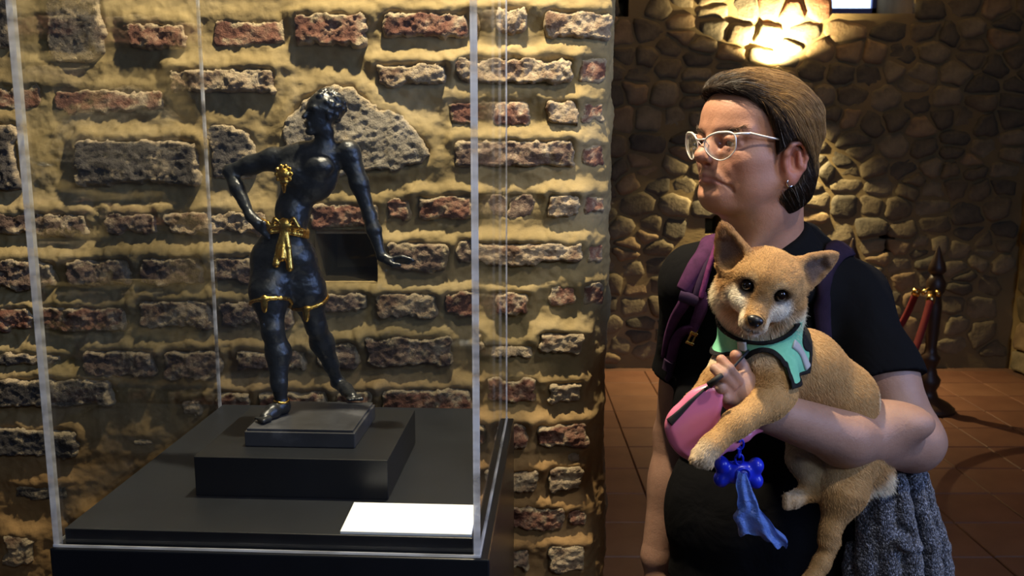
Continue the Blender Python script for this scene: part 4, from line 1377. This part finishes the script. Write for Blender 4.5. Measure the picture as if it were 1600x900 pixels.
hair('fur', pts, rad, np.clip(cc[:, None, :] * grad_, 0, 1), M_fur, dog)
# ------------------------------------------------------------------ things carried: backpack, harness, leash, bag dispenser, sweater
def cloth(name, stops, sc_=60, bs=700, rough=.85):
    return noisy(name, stops, sc_, rough, bs, .35, .0012, spec=.2)


M_purple = cloth('purple_nylon', [(.3, (.050, .014, .052)), (.7, (.090, .026, .090))])
M_magenta = cloth('magenta_mesh', [(.35, (.090, .014, .070)), (.65, (.16, .03, .12))], 120)
M_plum = cloth('plum_webbing', [(.3, (.028, .013, .036)), (.7, (.045, .022, .056))])
M_plumdark = cloth('dark_plum', [(.3, (.014, .007, .018)), (.7, (.024, .012, .030))])
M_gold = mat('gold_buckle', (.78, .50, .14), .25, 1.0)


def ribbon(field, pts, width, off=.004, thick=.004, Yr=(1.05, 1.75), n=24, edge=.0):
    """A flat strap laid on a surface along frame points."""
    P = [field.hit(x, y, *Yr) for x, y in pts] if not isinstance(pts[0], Vector) else pts
    P = np.array([list(p) for p in P])
    # resample by a Catmull-Rom spline
    out = []
    m = len(P)
    for i in range(m - 1):
        p0, p1, p2, p3 = P[max(i - 1, 0)], P[i], P[i + 1], P[min(i + 2, m - 1)]
        for t in np.linspace(0, 1, max(2, n // (m - 1)), endpoint=False):
            out.append(.5 * ((2 * p1) + (p2 - p0) * t + (2 * p0 - 5 * p1 + 4 * p2 - p3) * t * t + (3 * p1 - p0 - 3 * p2 + p3) * t ** 3))
    out.append(P[-1]); C = np.array(out)
    C = field.snap(C, off, 4)
    for _ in range(2): C[1:-1] = (C[:-2] + 2 * C[1:-1] + C[2:]) / 4
    N_ = field.grad(C); T_ = np.gradient(C, axis=0); S_ = unit(np.cross(N_, T_))
    w = np.interp(np.linspace(0, 1, len(C)), np.linspace(0, 1, len(width)), width) if isinstance(width, (list, tuple)) else np.full(len(C), width)
    mb = MB(); v = []; K = 5
    for i in range(len(C)):
        row = []
        for j in range(K):
            u = (j / (K - 1) - .5); bul = thick * (1 - (2 * u) ** 4 * .5)
            row.append(C[i] + S_[i] * w[i] * u + N_[i] * bul)
        v += row
        v += [C[i] + S_[i] * w[i] * (j / (K - 1) - .5) - N_[i] * .002 for j in range(K)][::-1]
    R_ = 2 * K; f = []
    for i in range(len(C) - 1):
        for j in range(R_):
            f.append((i * R_ + j, i * R_ + (j + 1) % R_, (i + 1) * R_ + (j + 1) % R_, (i + 1) * R_ + j))
    f.append(tuple(range(R_))[::-1]); f.append(tuple((len(C) - 1) * R_ + j for j in range(R_)))
    mb.add(v, f); return mb, C, N_


bp_loc = P3(1212, 560, 1.79)
bpk = empty('backpack', tuple(bp_loc)); tag(bpk, 'purple backpack on the woman\'s back, its straps over both shoulders', 'backpack')
BF = Field(bp_loc - np.array((.16, .10, .25)), bp_loc + np.array((.16, .12, .25)), .005)
BF.ell(bp_loc + np.array((0, 0, .05)), (.115, .080, .15), None, .0); BF.ell(bp_loc + np.array((0, 0, -.07)), (.120, .085, .14), None, .05); BF.rough(.004, 14, 3, 3)
link('bag', BF.mesh('bag', origin=tuple(bp_loc))[0], M_purple, bpk)
PF = Field(bp_loc + np.array((-.11, .03, -.18)), bp_loc + np.array((.11, .13, .02)), .005)
PF.ell(bp_loc + np.array((0, .07, -.08)), (.085, .035, .085), None, .0)
link('pocket', PF.mesh('pocket', origin=tuple(bp_loc))[0], M_plum, bpk)


def strap(name, pts, w, m_, off=.004, th=.005, **kw):
    mb, C, N_ = ribbon(TS, pts, w, off, th, **kw)
    return mb.build(name, m_, bpk, True), C, N_


strap('shoulder_pad', [(1131, 362), (1108, 386), (1088, 420), (1070, 452)], [.030, .031, .030, .026], M_purple, th=.010)
strap('pad_trim', [(1128, 378), (1113, 404), (1102, 434), (1095, 462)], .010, M_magenta, off=.006, th=.011)
strap('inner_pad', [(1122, 384), (1106, 410), (1093, 442), (1084, 470)], .014, M_plum, off=.005, th=.008)
strap('webbing', [(1076, 446), (1072, 468), (1058, 492), (1047, 520), (1040, 556)], [.022, .021, .018, .014, .006], M_purple, th=.006)
strap('webbing', [(1094, 456), (1096, 476), (1090, 498), (1084, 520)], [.020, .022, .019, .012], M_purple, off=.006, th=.005)
strap('webbing', [(1086, 506), (1070, 514), (1058, 532), (1052, 556), (1049, 570)], [.008, .017, .020, .018, .017], M_purple, off=.006, th=.005)
strap('buckle_tab', [(1051, 560), (1048, 576)], .022, M_plum, off=.009, th=.006)
strap('strap_tail', [(1047, 574), (1044, 592), (1040, 612)], [.012, .010, .005], M_plum)
strap('pad_loop', [(1066, 458), (1078, 462), (1090, 468)], .020, M_plum, off=.010, th=.006)
o, C, N_ = strap('shoulder_pad', [(1318, 392), (1300, 398), (1288, 418), (1283, 445), (1281, 480), (1286, 538)], [.040, .038, .034, .032, .029, .024], M_plumdark, th=.008)
bc = Vector(TS.hit(1083, 520, 1.05, 1.75)) + Vector((0, -.012, 0))
Mr = Matrix.Translation(bc) @ Matrix.Rotation(R(22), 4, 'Y')
mb = MB()
for lo, hi in (((-.007, -.003, .003), (.003, .003, .016)), ((-.009, -.004, -.002), (.005, .004, .004)), ((-.008, -.003, -.018), (-.0045, .003, -.001)), ((.0005, -.003, -.018), (.004, .003, -.001)), ((-.009, -.0035, -.020), (.0055, .0035, -.015))):
    mb.box(lo, hi, Mr)
mb.build('clip_buckle', M_gold, bpk, bevel=.001)

# the dog's harness
M_mint = cloth('mint_fabric', [(.3, (.16, .50, .32)), (.7, (.22, .60, .40))]); M_blackweb = cloth('black_webbing', [(.3, (.008, .008, .009)), (.7, (.016, .016, .017))])
M_grey = mat('reflective_tape', (.50, .49, .50), .4); M_tag = mat('fabric_tag', (.62, .58, .50), .8)
hn = empty('dog_harness', tuple(P3(1215, 560, 1.28))); tag(hn, 'mint green vest harness with black trim on the dog\'s chest', 'harness')
s_, g_ = DG.win(P3(1100, 640, 1.2) * np.array((1, 0, 1)) + np.array((0, 1.1, 0)), P3(1290, 470, 1.4) * np.array((1, 0, 1)) + np.array((0, 1.46, 0)))
base_d = DG.d[s_].copy()
X_, Y_, Z_ = g_


def el_(c, r): return (np.sqrt(((X_ - c[0]) / r[0]) ** 2 + ((Y_ - c[1]) / r[1]) ** 2 + ((Z_ - c[2]) / r[2]) ** 2) - 1) * min(r)


pr = P3(1268, 540, 1.28); axd = unit(np.array((.88, .0, -.20)))
reg = (X_ - pr[0]) * axd[0] + (Y_ - pr[1]) * axd[1] + (Z_ - pr[2]) * axd[2]
zb = P3(1240, 577, 1.28)[2]
reg = np.maximum(reg, zb - Z_)
for c, r in ((P3(1192, 588, 1.225), (.028, .070, .036)), (P3(1150, 588, 1.245), (.031, .075, .030)), (P3(1205, 600, 1.20), (.022, .06, .03)), (P3(1090, 600, 1.22), (.032, .07, .05))):
    reg = np.maximum(reg, -el_(c, r))
reg = np.maximum(reg, -el_(DO, (.062, .075, .066)))
reg = np.maximum(reg, -el_(P3(1180, 497, 1.235), (.052, .090, .031)))
reg = np.maximum(reg, -np.maximum(X_ - P3(1214, 560, 1.24)[0], Z_ - P3(1200, 562, 1.24)[2]))


def harness_part(name, thick, extra, m_):
    H_ = Field.__new__(Field); H_.h = DG.h; H_.ax = None
    H_.lo = np.array([X_.min(), Y_.min(), Z_.min()], np.float32); H_.n = np.array(base_d.shape)
    H_.d = np.maximum.reduce([base_d - thick, -(base_d - .0008), np.broadcast_to(extra, base_d.shape)]).astype(np.float32)
    me_, _, q_ = H_.mesh(name, origin=tuple(hn.location))
    return link(name, me_, m_, hn)


patch = el_(P3(1254, 520, 1.29), (.020, .05, .026))
harness_part('mint_panel', .0058, reg, M_mint)
harness_part('black_trim', .0078, np.maximum(reg, np.minimum(-(reg + .0055), patch)), M_blackweb)
mb, C, N_ = ribbon(DG, [(1233, 535), (1246, 553), (1256, 574)], .013, .0065, .0022, Yr=(1.0, 1.4)); mb.build('reflective_stripe', M_grey, hn, True)
mb, C, N_ = ribbon(DG, [(1163, 530), (1164, 543)], .013, .0095, .002, Yr=(1.0, 1.4), n=6); mb.build('fabric_tag', M_tag, hn, True)

# retractable leash: pink shell, black cord, grip
M_pink = mat('pink_plastic', (.74, .20, .34), .28, spec=.5, Coat_Weight=.3); M_cord = mat('leash_black', (.010, .010, .011), .7)
lc = P3(1092, 668, 1.187)
lsh = empty('leash_reel', tuple(lc)); tag(lsh, 'pink retractable leash reel held below the dog\'s front paws', 'leash')
LF = Field(lc - np.array((.075, .04, .075)), lc + np.array((.13, .06, .075)), .0016)
def fl(x, y, rx, rz, ry=.0135, Y=1.187, k=.012, rot=None): LF.ell(P3(x, y, Y), (rx, ry, rz), rot, k)
an = R(-40); ro = np.array([[math.cos(an), 0, -math.sin(an)], [0, 1, 0], [math.sin(an), 0, math.cos(an)]])
fl(1086, 672, .040, .038); fl(1098, 690, .036, .030); fl(1078, 648, .036, .022, .0125, rot=np.array([[.80, 0, .60], [0, 1, 0], [-.60, 0, .80]])); fl(1100, 628, .026, .022, .012); fl(1114, 614, .014, .012, .010)
LF.chain([P3(1112, 684, 1.19), P3(1140, 690, 1.197), P3(1164, 682, 1.205), P3(1188, 666, 1.212), P3(1196, 646, 1.214)], [.022, .012, .0062, .0062, .0065], .008)
LF.chain([P3(1104, 622, 1.19), P3(1118, 608, 1.195), P3(1134, 606, 1.20)], [.012, .011, .010], .008)
LF.ell(P3(1150, 652, 1.19), (.018, .05, .026), None, .005, 'sub')
LF.d = np.maximum(LF.d, (1.1765 - LF.ax[1])[None, :, None] * .9)
lme, lv, lq = LF.mesh('shell', origin=tuple(lsh.location))
link('shell', lme, M_pink, lsh)
mb, C, N_ = ribbon(LF, [(1046, 660), (1062, 645), (1085, 622), (1104, 606)], [.0115, .0080, .0050, .0028], .0004, .0012, Yr=(1.1, 1.3)); mb.build('slot', M_cord, lsh, True)
hp = DG.hit(1166, 545, 1.0, 1.4) + Vector((0, -.012, 0))
p0 = LF.hit(1100, 610, 1.1, 1.3) + Vector((0, -.004, .002))
mid = p0.lerp(hp, .5) + Vector((0, -.012, 0))
pts = [p0.lerp(mid, t) if t <= 1 else mid.lerp(hp, t - 1) for t in np.linspace(0, 2, 12)]
cords = MB().tube(pts, [.0026] * 4 + [.0022] * 8, 8, flat=(1, .6)).build('leash_cord', M_cord, lsh, True)
mb = MB(); a_, b_ = Vector(P3(1108, 602, 1.168)), Vector(P3(1128, 586, 1.160)); mb.tube([a_, a_.lerp(b_, .5), b_], [.0052, .0042, .0034], 8)
mb.build('swivel_clip', M_cord, lsh, True)

# bone-shaped bag dispenser on a chain
M_blue = mat('blue_plastic', (.012, .028, .60), .3, spec=.5); M_bluedark = mat('blue_plastic_dark', (.010, .02, .30), .35)
bc = P3(1154, 738, 1.205)
bd_ = empty('bag_dispenser', tuple(bc)); tag(bd_, 'blue bone-shaped waste bag dispenser hanging under the leash', 'bag dispenser')
BO = Field(bc - np.array((.05, .025, .035)), bc + np.array((.05, .025, .035)), .0011)
BO.ell(bc, (.028, .0145, .0165), None, .0)
for s in (-1, 1):
    for t in (-1, 1): BO.ell(bc + np.array((s * .0245, 0, t * .0110 + s * -.001)), (.0105, .0125, .0115), None, .006)
link('bone_shell', BO.mesh('bone_shell', origin=tuple(bd_.location))[0], M_blue, bd_)
q_ = Vector(bc) + Vector((.003, -.0135, .001))
MB().tube([q_ + Vector((math.cos(t) * .0098, 0, math.sin(t) * .0098)) for t in np.linspace(0, 2 * math.pi, 24, endpoint=False)], .0022, 8, True).build('outlet_ring', M_blue, bd_, True)
MB().lathe([(.0088, 0), (.0088, .0018), (.001, .0022)], q_ + Vector((0, .001, 0)), 18, Matrix.Rotation(R(90), 3, 'X')).build('outlet_hole', M_bluedark, bd_, True)
top = Vector(P3(1156, 682, 1.186)); bot = Vector(P3(1155, 718, 1.198)); nl = 4
for i in range(nl):
    c = top.lerp(bot, i / (nl - 1)); a_ = Vector((1, 0, 0)) if i % 2 else Vector((.45, .89, 0))
    if i == nl - 1: a_ = Vector((1, 0, 0))
    rr = (.0055, .0078)
    MB().tube([c + a_ * math.cos(t) * rr[0] + Vector((0, 0, 1)) * math.sin(t) * rr[1] for t in np.linspace(0, 2 * math.pi, 16, endpoint=False)], .0016, 6, True).build('chain_link', M_blue, bd_, True)
# the bag itself, pulled part way out
M_film = mat('blue_film', (.16, .32, .92), .2, spec=.6)
bsdf(M_film).inputs['Alpha'].default_value = .78; bsdf(M_film).inputs['Transmission Weight'].default_value = .25
n = noise(M_film, 120, 4, .6, dist=1.0); bump(M_film, n.outputs['Fac'], .9, .006)
A0, A1 = np.array(P3(1159, 738, 1.187)), np.array(P3(1194, 842, 1.195))
nu, nv = 34, 40; v_ = []
for i in range(nu):
    t = i / (nu - 1); c = A0 + (A1 - A0) * t + np.array((-.006 * math.sin(t * 3.1), -.004 * math.sin(t * 3), 0))
    w = .006 + .026 * smooth01(t * 1.05) + .003 * math.sin(t * 9)
    for j in range(nv):
        a = 2 * math.pi * j / nv
        x = math.cos(a) * w; y = math.sin(a) * (.0035 + .004 * t) + .0032 * math.sin(a * 5 + t * 6 + math.sin(t * 11)) * (.4 + t)
        z = .0045 * math.sin(a * 3 + 1) * t ** 3 + .003 * math.sin(a * 7) * t ** 4
        v_.append(c + np.array((x + .0025 * math.sin(t * 23 + a * 2) * t, y, z - x * .35)))
f_ = [(i * nv + j, i * nv + (j + 1) % nv, (i + 1) * nv + (j + 1) % nv, (i + 1) * nv + j) for i in range(nu - 1) for j in range(nv)]
mb = MB(); mb.add(v_, f_); mb.build('waste_bag', M_film, bd_, True)

# grey-blue knitted sweater hanging from the crook of the arm
M_knit = mat('knit_wool', rough=.95, spec=.1, Sheen_Weight=.3)
vo = N(M_knit, 'ShaderNodeTexVoronoi', Scale=330); t_ = N(M_knit, 'ShaderNodeTexCoord'); mp = N(M_knit, 'ShaderNodeMapping'); mp.inputs['Scale'].default_value = (1.25, 1, .8)
L(M_knit, t_.outputs['Object'], mp.inputs[0]); L(M_knit, mp.outputs[0], vo.inputs['Vector'])
n = noise(M_knit, 240, 3, .7); r_ = ramp(M_knit, n.outputs['Fac'], [(.40, (.020, .021, .028)), (.52, (.085, .09, .12)), (.64, (.36, .37, .44))])
L(M_knit, r_.outputs[0], bsdf(M_knit).inputs['Base Color']); bump(M_knit, vo.outputs['Distance'], .9, -.004)
sw = Field((.32, 1.22, .42), (.76, 1.56, 1.06), .003)
for (x0, y0, Y0, r0, x1, y1, Y1, r1) in ((1400, 722, 1.392, .015, 1432, 980, 1.39, .021), (1425, 722, 1.41, .014, 1468, 980, 1.41, .019), (1376, 730, 1.40, .018, 1396, 980, 1.40, .028), (1356, 770, 1.41, .018, 1360, 980, 1.41, .028), (1440, 728, 1.44, .013, 1486, 980, 1.45, .020), (1412, 726, 1.43, .015, 1450, 980, 1.43, .02), (1332, 840, 1.43, .014, 1330, 980, 1.43, .020)):
    m_ = P3((x0 + x1) / 2 + (6 if x0 > 1390 else 0), (y0 + y1) / 2, (Y0 + Y1) / 2 - .004)
    sw.chain([P3(x0, y0 + 18, Y0), m_, P3(x1, y1, Y1)], [r0, (r0 + r1) / 2, r1], .004)
sw.ell(P3(1416, 838, 1.365), (.018, .016, .015), None, .006, 'sub')
sw.cap(P3(1408, 848, 1.372), P3(1436, 858, 1.375), .009, .007, .008)
sw.rough(.0035, 60, 12, 3); sw.rough(.003, 22, 19, 2)
so = link('knitted_sweater', sw.mesh('knitted_sweater')[0], M_knit)
tag(so, 'grey-blue knitted sweater hanging in folds under the woman\'s elbow', 'sweater')
# ------------------------------------------------------------------ bronze figure: a plain classical standing nude with gilded ornaments
M_bronze = noisy('dark_bronze', [(.3, (.020, .023, .028)), (.6, (.036, .042, .050)), (.8, (.075, .078, .075))], 30, .30, 160, .35, .0022, spec=.7)
bsdf(M_bronze).inputs['Metallic'].default_value = .55
M_gild = noisy('gilding', [(.3, (.62, .36, .06)), (.7, (.85, .56, .14))], 40, .26, 300, .3, .001)
bsdf(M_gild).inputs['Metallic'].default_value = 1.0
M_base = noisy('statue_base', [(.3, (.022, .024, .028)), (.55, (.040, .043, .050)), (.75, (.10, .105, .12))], 14, .35, 120, .3, .001, spec=.5)
ZS = ZR + .0265
a, b = pz(382, 698, ZR), pz(555, 700, ZR)
la, lb = MC.inverted() @ a, MC.inverted() @ b
c = MC.inverted() @ pz(590, 628, ZS)
by0 = (la.y + lb.y) / 2; by1 = c.y
st = empty('bronze_statue', MC @ Vector(((la.x + lb.x) / 2, (by0 + by1) / 2, ZR))); tag(st, 'dark bronze standing figure with gilded ornaments inside the clear case', 'statue')
cbox((la.x, by0, ZR), (lb.x, by1, ZS - .004)).build('base', M_base, st, bevel=.0012)
cbox((la.x + .003, by0 + .003, ZS - .004), (lb.x - .003, by1 - .003, ZS)).build('base_slab', M_base, st, bevel=.0008)

YS = (pz(430, 650, ZS).y + pz(545, 618, ZS).y) / 2
SF = Field(P3(335, 690, YS) + np.array((-.02, -.12, -.02)), P3(665, 150, YS) + np.array((.02, .12, .02)), .00145)
def Q(x, y, dy=0.0): return P3(x, y, YS + dy)
fL_, fR_ = np.array(pz(432, 648, ZS)), np.array(pz(534, 612, ZS))
dL, dR_ = fL_[1] - YS, fR_[1] - YS
sk_ = dict(aL=Q(440, 632, dL), kL=Q(426, 515, dL * .6 - .012), hL=Q(419, 408, -.002), aR=Q(527, 595, dR_), kR=Q(494, 508, dR_ * .5 - .012), hR=Q(468, 408, .004),
           sL=Q(426, 248, .004), eL=Q(359, 268, .012), wL=Q(391, 338, -.020), sR=Q(545, 238, .010), eR=Q(577, 335, .004), wR=Q(596, 400, -.006))
# torso
SF.ell(Q(444, 388), (.039, .028, .036), None, .0)
SF.ell(Q(443, 405, -.008), (.030, .024, .026), None, .015)
SF.ell(Q(457, 332, .002), (.027, .022, .034), None, .018)
SF.ell(Q(482, 270, .004), (.046, .031, .046), np.array([[.95, 0, .30], [0, 1, 0], [-.30, 0, .95]]), .020)
SF.cap(sk_['sL'], sk_['sR'], .015, .016, .018)
for s in (-1, 1): SF.ell(Q(476 + s * 22, 266 - s * 5, -.020), (.021, .012, .015), None, .010)
SF.ell(Q(455, 350, -.016), (.016, .010, .030), None, .010)
SF.cap(Q(506, 238, .004), Q(509, 205, .000), .0145, .0125, .012)
# head, turned to the side
hc = Q(503, 178, .0); hf = unit(np.array((-.80, -.58, .05))); hl = unit(np.cross((0, 0, 1), hf)); hu = np.cross(hf, hl); SR_ = np.stack([hf, hl, hu])
def sh(f, l, u): return hc + hf * f + hl * l + hu * u
SF.ell(sh(-.004, 0, .008), (.027, .021, .023), SR_, .006); SF.ell(sh(.006, 0, -.010), (.018, .0165, .022), SR_, .008)
SF.cap(sh(.021, 0, .004), sh(.0285, 0, -.006), .0028, .0036, .003); SF.cap(sh(.018, -.012, .007), sh(.018, .012, .007), .0045, .0045, .005)
for s in (-1, 1): SF.ell(sh(.023, s * .008, .001), (.005, .0055, .0035), SR_, .003, 'sub'); SF.ell(sh(-.003, s * .0205, -.003), (.005, .003, .008), SR_, .002)
SF.cap(sh(.0235, -.005, -.0145), sh(.0235, .005, -.0145), .0026, .0026, .002); SF.cap(sh(.0225, -.005, -.0185), sh(.0225, .005, -.0185), .0026, .0026, .002); SF.ell(sh(.0185, 0, -.027), (.007, .008, .006), SR_, .004)
SF.ell(sh(-.008, 0, .011), (.029, .0235, .024), SR_, .003)
for i in range(90):
    d = unit(rng.normal(0, 1, 3) + np.array((-.3, 0, .5)))
    if d[0] > .45 and d[2] < .6: continue
    SF.ell(sh(-.008 + d[0] * .028, d[1] * .0225, .011 + d[2] * .0235), (.0042,) * 3, SR_, .002)
# arms
SF.chain([sk_['sL'], sk_['sL'] * .5 + sk_['eL'] * .5, sk_['eL']], [.0160, .0135, .0100], .010)
SF.chain([sk_['eL'], sk_['eL'] * .62 + sk_['wL'] * .38, sk_['wL']], [.0105, .0112, .0068], .006)
SF.chain([sk_['sR'], sk_['sR'] * .5 + sk_['eR'] * .5, sk_['eR']], [.0165, .0135, .0098], .010)
SF.chain([sk_['eR'], sk_['eR'] * .62 + sk_['wR'] * .38, sk_['wR']], [.0105, .0112, .0068], .006)
SF.chain([sk_['wL'], Q(402, 348, -.026)], [.0075, .009], .005)
for i in range(4): SF.chain([Q(402, 344 + i * 4, -.027), Q(412, 349 + i * 5, -.030), Q(420, 357 + i * 5, -.028)], [.0040, .0036, .0028], .002)
SF.chain([sk_['wR'], Q(610, 408, -.010)], [.0072, .0085], .005)
for i in range(4): SF.chain([Q(611, 405 + i * 1.5, -.012 + i * .006), Q(628, 402 + i * 2, -.016 + i * .007), Q(645 - 3 * abs(i - 1), 405 + i * 2, -.018 + i * .007)], [.0040, .0036, .0026], .002)
SF.chain([Q(604, 408, -.014), Q(614, 414, -.020), Q(624, 414, -.022)], [.0045, .0040, .0030], .002)
# legs
for h_, k_, a_, cs_ in ((sk_['hL'], sk_['kL'], sk_['aL'], 1), (sk_['hR'], sk_['kR'], sk_['aR'], -1)):
    SF.chain([h_, h_ * .55 + k_ * .45 + np.array((0, -.004, 0)), k_], [.0270, .0260, .0165], .022)
    SF.ell(k_ + np.array((0, -.006, -.002)), (.0125, .011, .014), None, .008)
    m_ = k_ * .68 + a_ * .32 + np.array((cs_ * .003, .006, 0))
    SF.chain([k_, m_, k_ * .3 + a_ * .7, a_], [.0150, .0188, .0118, .0092], .008)
def foot(a_, heel, toe):
    SF.chain([a_, heel + np.array((0, 0, .010))], [.0095, .0105], .006)
    SF.chain([heel + np.array((0, 0, .012)), heel * .5 + toe * .5 + np.array((0, 0, .010)), toe * .85 + heel * .15 + np.array((0, 0, .006))], [.011, .0105, .0085], .006)
    d = unit(toe - heel); p = np.array((-d[1], d[0], 0))
    for i in range(5):
        b_ = toe * .88 + heel * .12 + p * (.0095 - .0047 * i) + np.array((0, 0, .0055))
        SF.cap(b_, b_ + d * (.013 - .0014 * i), .0040 - .0003 * i, .0034 - .0003 * i, .002)
foot(sk_['aL'], np.array(pz(443, 646, ZS)), np.array(pz(409, 660, ZS))); foot(sk_['aR'], np.array(pz(527, 606, ZS)), np.array(pz(556, 630, ZS)))
SF.plane((0, 0, ZS), (0, 0, -1))
SF.rough(.0008, 130, 5, 3)
link('figure', SF.mesh('figure', origin=tuple(st.location))[0], M_bronze, st)

# gilded ornaments: a disc on the chest, a knotted sash, thigh bands, an anklet
def gild(name, f): link(name, f.mesh(name, origin=tuple(st.location))[0], M_gild, st)
def near(pts, off): return [SF.snap(np.array([p]), off, 8)[0] for p in pts]
G1 = Field(Q(442, 276) + np.array((-.03, -.07, -.035)), Q(442, 276) + np.array((.03, .03, .035)), .001)
pc = np.array(SF.hit(444, 272, YS - .1, YS + .08)); G1.ell(pc, (.0125, .005, .0135), None, .0); G1.ell(pc + np.array((0, -.004, 0)), (.007, .004, .008), None, .003)
for t in np.linspace(0, 2 * math.pi, 10, endpoint=False): G1.ell(pc + np.array((math.cos(t) * .0115, -.002, math.sin(t) * .0125)), (.003,) * 3, None, .001)
G1.chain([pc + np.array((0, 0, -.012)), pc + np.array((-.001, .001, -.026))], [.005, .0025], .003)
gild('medallion', G1)
G2 = Field(Q(440, 380) + np.array((-.06, -.07, -.075)), Q(440, 380) + np.array((.07, .05, .065)), .0011)
ring = near([Q(452, 352) + np.array((math.cos(t) * .04, math.sin(t) * .035, -.010 * math.cos(t))) for t in np.linspace(0, 2 * math.pi, 26, endpoint=False)], .0005)
G2.chain(ring + [ring[0]], [.0042] * 27, .002); G2.chain([r + np.array((0, 0, -.007)) for r in ring] + [ring[0] + np.array((0, 0, -.007))], [.0032] * 27, .002)
kn = np.array(SF.hit(446, 352, YS - .1, YS + .08)) + np.array((0, -.003, 0))
G2.ell(kn, (.0105, .007, .012), None, .002)
for x1, y1 in ((433, 412), (454, 418), (442, 402)):
    G2.chain([kn, np.array(SF.hit((446 + x1) / 2 + (x1 - 446) * .15, 385, YS - .1, YS + .08)) + np.array((0, -.004, 0)), np.array(SF.hit(x1, y1, YS - .1, YS + .08)) + np.array((0, -.005, 0))], [.0045, .0050, .0062], .002)
for sx in (-1, 1): G2.chain([kn, kn + np.array((sx * .014, -.002, .010)), kn + np.array((sx * .020, -.001, -.002)), kn], [.003, .0035, .0035, .003], .001)
gild('sash', G2)
for (x, y, k0, k1) in ((416, 468, 'hL', 'kL'), (483, 462, 'hR', 'kR')):
    cx_ = sk_[k0] * .42 + sk_[k1] * .58; ax_ = unit(sk_[k1] - sk_[k0]); e1 = unit(np.cross(ax_, (0, 1, 0))); e2 = np.cross(ax_, e1)
    rg = [SF.snap(np.array([cx_ + e1 * math.cos(t) * .022 + e2 * math.sin(t) * .022]), .0004, 8)[0] for t in np.linspace(0, 2 * math.pi, 24, endpoint=False)]
    G3 = Field(cx_ - .045, cx_ + .045, .0011); G3.chain(rg + [rg[0]], [.0030] * 25, .001)
    fr = min(rg, key=lambda p: p[1]); G3.ell(fr + np.array((0, -.001, -.008)), (.0055, .0035, .0135), None, .002); G3.ell(fr, (.007, .004, .006), None, .002)
    gild('thigh_band', G3)
ak = sk_['aL'] + np.array((0, 0, .006))
MB().tube([ak + np.array((math.cos(t) * .0108, math.sin(t) * .0108, .001 * math.sin(t * 2))) for t in np.linspace(0, 2 * math.pi, 20, endpoint=False)], .0019, 6, True).build('anklet', M_gild, st, True)
